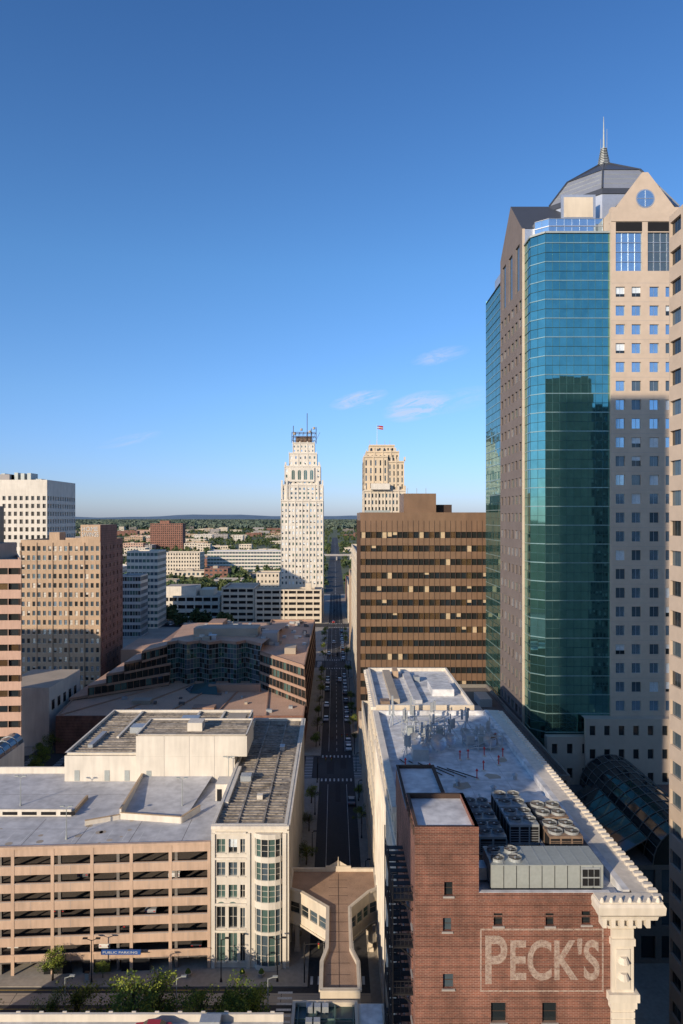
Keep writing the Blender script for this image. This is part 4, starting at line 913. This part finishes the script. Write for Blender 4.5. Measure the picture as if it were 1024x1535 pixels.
mb=MB(); mb.box(-400,400,1135,1150,7.2,8.6,'grey_granite')
for x in range(-390,400,28): mb.box(x,x+2,1138,1147,0,7.2,'grey_granite')
mb.box(-400,400,1134.6,1135,8.6,9.5,'grey_granite'); mb.box(-400,400,1150,1150.4,8.6,9.5,'grey_granite'); mb.build('highway_overpass')
for yy in (760,1000,1300,1700): flat('road',-600,400,yy,yy+10,.002,'asphalt')

def foliage(name,pts,K,smin,smax,mats=('far_leaf','far_leaf_b')):
    e=bpy.data.objects.new(name,None); COL.objects.link(e)
    sel=np.random.rand(len(pts)); 
    for mi,mt in enumerate(mats):
        P=pts[(sel<.62) if mi==0 else (sel>=.62)]
        n=len(P); 
        if n==0: continue
        d=np.random.normal(size=(n,K,3)); d/=np.linalg.norm(d,axis=2,keepdims=True); rr_=np.random.rand(n,K,1)**.4
        c=d*rr_; c[:,:,0:2]*=P[:,None,3:4]*.62; c[:,:,2:3]*=P[:,None,4:5]*.42; c+=P[:,None,:3]; c[:,:,2]+=P[:,None,4]*.52
        c=c.reshape(-1,3); m=len(c); a=np.random.normal(size=(m,3)); a/=np.linalg.norm(a,axis=1,keepdims=True); b_=np.random.normal(size=(m,3)); b_-=a*(a*b_).sum(1,keepdims=True); b_/=np.linalg.norm(b_,axis=1,keepdims=True)
        s=(np.random.uniform(smin,smax,(n,K))*P[:,None,3]).reshape(-1,1)
        V=np.stack([c-a*s-b_*s*.7,c+a*s-b_*s*.5,c+a*s*.8+b_*s*.8,c-a*s*.7+b_*s],1).reshape(-1,3)
        me=bpy.data.meshes.new(PART[mt]); me.vertices.add(m*4); me.vertices.foreach_set('co',V.ravel()); me.loops.add(m*4); me.loops.foreach_set('vertex_index',np.arange(m*4)); me.polygons.add(m); me.polygons.foreach_set('loop_start',np.arange(0,m*4,4)); me.polygons.foreach_set('loop_total',np.full(m,4)); me.materials.append(MATS[mt]); me.update(calc_edges=True)
        o=bpy.data.objects.new(PART[mt],me); COL.objects.link(o); o.parent=e
    return e
pts=[]
while len(pts)<7600:
    y=560+(random.random()**1.15)*3400; x=random.uniform(-.58,.36)*y
    if abs(x)<11 or 1128<y<1156: continue
    if any(r[0]-4<x<r[0]+r[2]+4 and r[1]-8<y<r[1]+r[3]+4 for r in rects): continue
    if math.sin(x*.013+1)*math.sin(y*.009)+random.uniform(-.6,.6)<-.45: continue
    if -170<x<-68 and 895<y<945: continue
    if -216<x<-166 and 845<y<885: continue
    if -9.6<x<35 and y<612: continue
    if -64<x<-40 and y<565: continue
    h=random.uniform(6,11.5); pts.append((x,y,0,h*.6,h))
foliage('distant_trees',np.array(pts),32,.16,.34)
pts=[]
for i in range(7500):
    y=3900+(random.random()**1.3)*9000; x=random.uniform(-.6,.4)*y; h=random.uniform(8,20); pts.append((x,y,0,h*1.6,h))
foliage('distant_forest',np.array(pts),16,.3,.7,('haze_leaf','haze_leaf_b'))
pts=[]
for (cx,cy,sx,sy,n) in ((-150,640,45,40,70),(-100,660,35,30,50),(-170,570,25,20,25),(-75,600,25,30,25),(-72,440,4,6,6),(-95,450,10,5,7),(-118,475,12,8,10),(-150,540,22,12,24),(-105,560,20,12,20)):
    for i in range(n):
        h=random.uniform(8,13); pts.append((random.gauss(cx,sx*.5),random.gauss(cy,sy*.5),0,h*.5,h))
foliage('park_trees',np.array(pts),130,.08,.2)
mb=MB(); prev=None
for i in range(80):
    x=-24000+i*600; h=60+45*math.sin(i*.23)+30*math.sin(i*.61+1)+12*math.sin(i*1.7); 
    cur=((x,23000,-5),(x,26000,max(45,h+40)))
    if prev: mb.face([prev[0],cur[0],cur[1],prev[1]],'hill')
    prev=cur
V_,F_=mb.d['hill']; mesh_obj('hills',V_,F_,'hill')

# ------------------------------------------------------------------ skywalk
mb=MB()
sw=[(-1.9,88.3),(3.3,88.3),(3.3,94),(2.4,97),(2.4,107),(5.6,111.5),(7.0,112.5),(7.0,119),(-7.5,119),(-7.5,112.5),(-5.6,111.5),(-1.2,107),(-1.2,97),(-1.9,94)]
for i in range(len(sw)):
    p,q=sw[i],sw[(i+1)%len(sw)]; w_=math.hypot(q[0]-p[0],q[1]-p[1]); c=max(1,int(w_/1.6))
    mb.facade(p,q,5.4,10.9,c,1,.82,.5,'cream_stone',('glass_dark','glass_mid','glass_green'),zpad=(.8,1.1),rec=.25,frame='cream_stone',mh=1)
    mb.beam((*p,5.5),(*q,5.5),.4,'cream_stone',.3); mb.beam((*p,10.75),(*q,10.75),.35,'cream_stone',.3)
mb.face([(x,y,5.4) for x,y in sw[::-1]],'grey_granite')
mb.roof(sw,10.4,.55,.35,'tile_brown','cream_stone')
for y in np.arange(89.5,118,2.4): mb.box(-1.0,2.1,y,y+.06,10.4,10.42,'brown_dark')
mb.box(.55,.62,89,118,10.4,10.425,'brown_dark')
mb.face([(-1.6,119.05,10.9),(2.8,119.05,10.9),(.6,119.05,12.2)],'cream_stone'); mb.box(-1.6,2.8,118.7,119,10.95,11.3,'cream_stone')
mb.cyl(.6,118.85,11.3,12.9,.12,'cream_stone',6,.03)
for (x,y) in ((-6.2,113.4),(-6.2,118),(5.9,118),(5.9,113.4),(-1.0,98),(2.2,98),(-1.5,89.5),(2.9,89.5)):
    mb.box(x-.35,x+.35,y-.35,y+.35,0.13,5.39,'cream_stone'); mb.box(x-.5,x+.5,y-.5,y+.5,0.1,.8,'cream_stone'); mb.box(x-.48,x+.48,y-.48,y+.48,4.8,5.38,'cream_stone')
for y in (113.4,118):
    for k in range(8):
        a0=math.pi*k/8;a1=math.pi*(k+1)/8
        mb.beam((-.1+5.7*math.cos(a0),y,3.5+1.6*math.sin(a0)),(-.1+5.7*math.cos(a1),y,3.5+1.6*math.sin(a1)),.35,'cream_stone')
mb.build('skywalk')
mb=MB(); mb.box(-5.4,2.9,62,87.6,0.1,9.3,'white_stone'); mb.roof([(-5.4,62),(2.9,62),(2.9,87.6),(-5.4,87.6)],9.5,.55,.4,'teal_roof','cream_stone')
for (a,b_) in (((-5.4,62),(2.9,62)),((2.9,62),(2.9,87.6)),((2.9,87.6),(-5.4,87.6)),((-5.4,87.6),(-5.4,62))): mb.face([(*a,9.3),(*b_,9.3),(*b_,10.05),(*a,10.05)],'white_stone')
for i in range(4): mb.beam((-4.6+i*2.3,63,9.75),(-4.6+i*2.3,87,9.75),.12,'green_frame',.25)
for y in np.arange(64,87,2.3): mb.beam((-5,y,9.72),(2.5,y,9.72),.1,'green_frame',.2)
mb.box(2.92,6.2,60,87.2,0.1,9.9,'white_stone'); mb.box(3.3,5.9,61,86.8,9.9,10.1,'white_membrane')
for (x,y) in ((-3.6,86),(-2.6,86),(-1.6,86),(-3.6,83.5),(-2.6,83.5)): mb.box(x,x+.8,y,y+.8,9.52,10.3,'galv')
mb.build('skywalk_pavilion')
mb=MB(); mb.box(-62,-6.2,50,82.4,0.1,11.1,'white_stone',top='deck_grey'); mb.box(-62,-6.2,82.41,82.75,0.1,12.0,'white_stone')
for x in np.arange(-61,-7,2.8): mb.box(x,x+.5,82.76,82.9,11.2,12.08,'white_stone')
mb.box(-16,-13.6,80.6,82,11.1,12.4,'galv'); mb.build('near_parking_deck')

# ------------------------------------------------------------------ buildings behind the viewpoint (cast the shade, appear in glass)
mb=MB(); bldg(mb,-16,22,-40,-1.6,0,92,12,10,24,.6,.5,wall='beige_granite',rec=.3,sides='B',glass=('glass_dark','glass_mid')); mb.build('offscreen_tower')
mb=MB(); tp=[(-76.9,-14),(-53.4,-14),(-42.5,0),(-66,0)]  # unseen tower, footprint skewed along the sun to give a level shadow edge
for i in range(4):
    p,q=tp[i],tp[(i+1)%4]
    mb.facade(p,q,0,157.5,6,38,.6,.5,'beige_granite',('glass_dark','glass_mid'),rec=.3)
mb.roof(tp,156.6,.9,.4,'gravel_roof','beige_granite'); mb.build('offscreen_tower')
mb=MB(); bldg(mb,-190,-34,16,45,0,21.5,26,6,6,.5,.5,wall='red_brick_far',rec=.3,sides='BR'); mb.build('brick_warehouse')  # out-of-frame block, added to shade the street before the garage
def back(x0,x1,y0,y1,z,c,r,wall): 
    mb=MB(); bldg(mb,x0,x1,y0,y1,0,z,c,8,r,.55,.5,wall=wall,rec=.3,sides='BL',glass=('glass_dark','glass_mid','blind')); return mb
mb=back(94,104,-30,-8,112,6,26,'dark_stone'); mb.box(96,102.5,-28,-10,112,124,'dark_stone'); mb.box(98,101,-26,-12,124,129,'dark_stone'); mb.build('stepped_tower')
back(104.5,116,-20,10,118,7,28,'dark_stone').build('offscreen_tower')  # this and the next blocks added to darken the skyscraper's reflections
back(60,93,-60,-20,88,14,20,'dark_stone').build('offscreen_tower'); back(118,170,-60,-10,84,14,20,'dark_stone').build('offscreen_tower')
back(24,58,-90,-50,100,12,24,'cream_stone').build('offscreen_tower')

# ------------------------------------------------------------------ trees
def tree_mesh(seed,leaves=2600):
    rnd=random.Random(seed); V=[];F=[];MI=[]
    def cone(p,q,r0,r1,n=6):
        p=Vector(p);q=Vector(q);d=(q-p).normalized();a=d.orthogonal().normalized();b_=d.cross(a); i0=len(V)
        for t in range(n): V.append(p+(a*math.cos(6.283*t/n)+b_*math.sin(6.283*t/n))*r0)
        for t in range(n): V.append(q+(a*math.cos(6.283*t/n)+b_*math.sin(6.283*t/n))*r1)
        for t in range(n): F.append((i0+t,i0+(t+1)%n,i0+n+(t+1)%n,i0+n+t)); MI.append(0)
    cone((0,0,0),(0.02,.02,.36),.03,.02); cone((.02,.02,.36),(0,0,.7),.02,.008)
    cl=[]
    for i in range(20):
        a=rnd.uniform(0,6.28); el=rnd.uniform(-.1,1.35); L_=rnd.uniform(.16,.36); z=rnd.uniform(.3,.6)
        q=(L_*math.cos(a)*math.cos(el),L_*math.sin(a)*math.cos(el),z+L_*math.sin(el)); cone((0,0,z),q,.012,.004,5); cl.append((q,rnd.uniform(.08,.17),rnd.random()<.5))
    for k in range(leaves):
        c,r,lt=rnd.choice(cl); d=Vector((rnd.gauss(0,1),rnd.gauss(0,1),rnd.gauss(0,.8))).normalized()*r*rnd.random()**.35; p=Vector(c)+d
        a=Vector((rnd.gauss(0,1),rnd.gauss(0,1),rnd.gauss(0,1))).normalized(); b_=a.orthogonal().normalized(); s=rnd.uniform(.010,.022); i0=len(V)
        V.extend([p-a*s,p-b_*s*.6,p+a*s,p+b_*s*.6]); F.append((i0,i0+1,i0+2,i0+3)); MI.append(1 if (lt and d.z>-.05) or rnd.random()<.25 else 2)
    me=bpy.data.meshes.new('tree'); me.from_pydata([tuple(v) for v in V],[],F)
    for m_ in ('bark','leaf_light','leaf_dark'): me.materials.append(MATS[m_])
    me.polygons.foreach_set('material_index',MI); me.update(); return me
TM=[tree_mesh(i) for i in range(4)]
def tree(x,y,h,z=.13,k=None):
    o=bpy.data.objects.new('street_tree',random.choice(TM) if k is None else TM[k]); COL.objects.link(o); o.location=(x,y,z); o.scale=(h*1.1,h*1.1,h); o.rotation_euler=(0,0,random.uniform(0,6))
for (x,y,h) in ((-35.5,93.6,9.0),(-39,92.6,8),(-27.6,93.4,10.6),(-24.4,94,9.4),(-18.2,93.8,7.8),(-13.6,93.6,8.9),(-11.2,94,8.4),(-43.8,106.0,5.5),(-36.2,106.6,3),(-48,93,8)): tree(x,y,h)
for y in list(range(126,186,15))+list(range(214,320,16))+list(range(350,440,18)):
    tree(-5.9,y+random.uniform(-1.5,1.5),random.uniform(4.2,5.6)); 
    if random.random()<.7: tree(6.3,y+4,random.uniform(3.8,5.0))
for (x,y) in ((36,96),(33,108),(36.5,88)): tree(x,y,6,0)
for i in range(12): tree(-84+random.uniform(-1.5,1.5)*1.5,180+i*7,7,0)

# ------------------------------------------------------------------ lamps, cars, bits
for (x,y,d_) in ((-37.6,105.6,True),(-8.9,105.8,True),(-17.6,105.7,False)): lamp_post(x,y,.13,6.5,1.0,d_)
for (x,y) in ((-37.2,94.2),(-21.8,94.1),(-9.2,94)): lamp_post(x,y,.13,8.4,1.0,False,'grey_metal')
for y in range(125,186,20): lamp_post(-4.8,y,.13,5,.6); lamp_post(6.0,y+8,.13,5,.6)
for y in range(215,440,28): lamp_post(-4.8,y,.13,6,.8); lamp_post(6.0,y+8,.13,6,.8)
lamp_post(37,82,0,9,1.2,True)
def traffic_light(x,y,sg):
    mb=MB(); mb.cyl(x,y,.13,6.3,.1,'black_steel',8); mb.beam((x,y,6),(x+sg*4,y,6.2),.1,'black_steel')
    for xx in (x+sg*2.2,x+sg*3.8):
        mb.box(xx-.18,xx+.18,y-.15,y+.15,5.4,6.4,'black_steel')
        for k,m_ in enumerate(('red_paint','yellow_paint','leaf_light')): mb.box(xx-.1,xx+.1,y-.2,y-.152,6.1-k*.3,6.3-k*.3,m_)
    mb.build('traffic_light')
for (x,y,s_) in ((-4.7,187,1),(5.9,206.8,-1),(-4.7,325,1),(5.9,343,-1),(-4.7,105.5,1)): traffic_light(x,y,s_)
def car_mesh(name,col):
    mt=M('car_paint_'+name,col,rough=.3,var=.03,part='body',spec=.6)
    prof=[(-2.2,.35),(-2.25,.75),(-2.1,.95),(-1.5,1.0),(-.95,1.42),(.55,1.45),(1.15,1.0),(2.05,.88),(2.25,.65),(2.2,.35)]
    V=[];F=[];MI=[]
    def add(pts,mi): i=len(V); V.extend(pts); F.append(tuple(range(i,i+len(pts)))); MI.append(mi)
    def hw(z): return .9 if z<1.01 else .68
    n=len(prof)
    for sg in (1,-1):
        low=[(sg*.9,y,z) for y,z in [prof[0],prof[1],prof[2],prof[3],prof[6],prof[7],prof[8],prof[9]]]; add(low if sg>0 else low[::-1],0)
        add([(sg*.9,prof[3][0],prof[3][1]),(sg*.68,prof[4][0],prof[4][1]),(sg*.68,prof[5][0],prof[5][1]),(sg*.9,prof[6][0],prof[6][1])],1)
    for i in range(n-1):
        (ya_,za),(yb,zb)=prof[i],prof[i+1]; add([(-hw(za),ya_,za),(hw(za),ya_,za),(hw(zb),yb,zb),(-hw(zb),yb,zb)],1 if i in(3,5) else 0)
    add([(-.9,-2.2,.35),(.9,-2.2,.35),(.9,2.2,.35),(-.9,2.2,.35)],2)
    for x in (-.82,.82):
        for y in (-1.4,1.4):
            ring=[(x,y+.33*math.cos(t*math.pi/6),.33+.33*math.sin(t*math.pi/6)) for t in range(12)]; xo=.12 if x>0 else -.12
            r2=[(x+xo,a[1],a[2]) for a in ring]
            for t in range(12): add([ring[t],ring[(t+1)%12],r2[(t+1)%12],r2[t]],2)
            add(r2,2)
    for x in (-.65,.65): add([(x-.15,2.262,.6),(x+.15,2.262,.6),(x+.15,2.2,.78),(x-.15,2.2,.78)],3); add([(x-.15,-2.262,.65),(x+.15,-2.262,.65),(x+.15,-2.26,.8),(x-.15,-2.26,.8)],4)
    me=bpy.data.meshes.new('car'); me.from_pydata(V,[],F)
    for m_ in (mt,'glass_dark','rubber','lamp_glass','red_paint'): me.materials.append(MATS[m_])
    me.polygons.foreach_set('material_index',MI); me.update(); return me
CM=[car_mesh('white',(.7,.7,.7)),car_mesh('black',(.02,.02,.022)),car_mesh('silver',(.35,.36,.38)),car_mesh('red',(.4,.03,.03)),car_mesh('grey',(.12,.13,.14))]
def car(x,y,rot=0,k=None,z=0.0,name='parked_car'):
    o=bpy.data.objects.new(name,CM[k if k is not None else random.choice((0,1,1,2,2,4,4))]); COL.objects.link(o); o.location=(x,y,z); o.rotation_euler=(0,0,rot)
for y in range(212,322,6):
    if random.random()<.6: car(4.3,y,0)
    if random.random()<.2: car(-3.1,y,math.pi)
for y in range(346,440,6):
    if random.random()<.8: car(4.3,y,0)
    if random.random()<.3: car(-3.1,y,math.pi)
car(-1.0,466,math.pi,3,name='car'); car(2.2,300,0,0,name='car'); car(-.6,390,math.pi,2,name='car'); car(4.2,172,0,4)
car(-21.5,80.2,math.pi/2,3,11.1)
for i in range(18): car(-128+ (i%9)*3.2,455+ (i//9)*12,0)
for i in range(9): car(-52+i*3.7,112.5+(i%2)*.5,0,None,[2.07,4.87,7.67,13.27][i%4]-.02)
for x in (-14.5,-11.5,-23):
    mb=MB(); mb.cyl(x,107,.13,.7,.45,'grey_granite',10,.6); mb.cyl(x,107,.7,1.25,.5,'leaf_dark',8,.2); mb.build('planter')
mb=MB(); mb.box(-38.8,-38.2,106.0,106.4,.13,1.2,'grey_metal'); mb.box(-38.85,-38.15,105.95,106.45,1.2,1.3,'black_steel'); mb.build('litter_bin')
print('objects',len(bpy.data.objects))
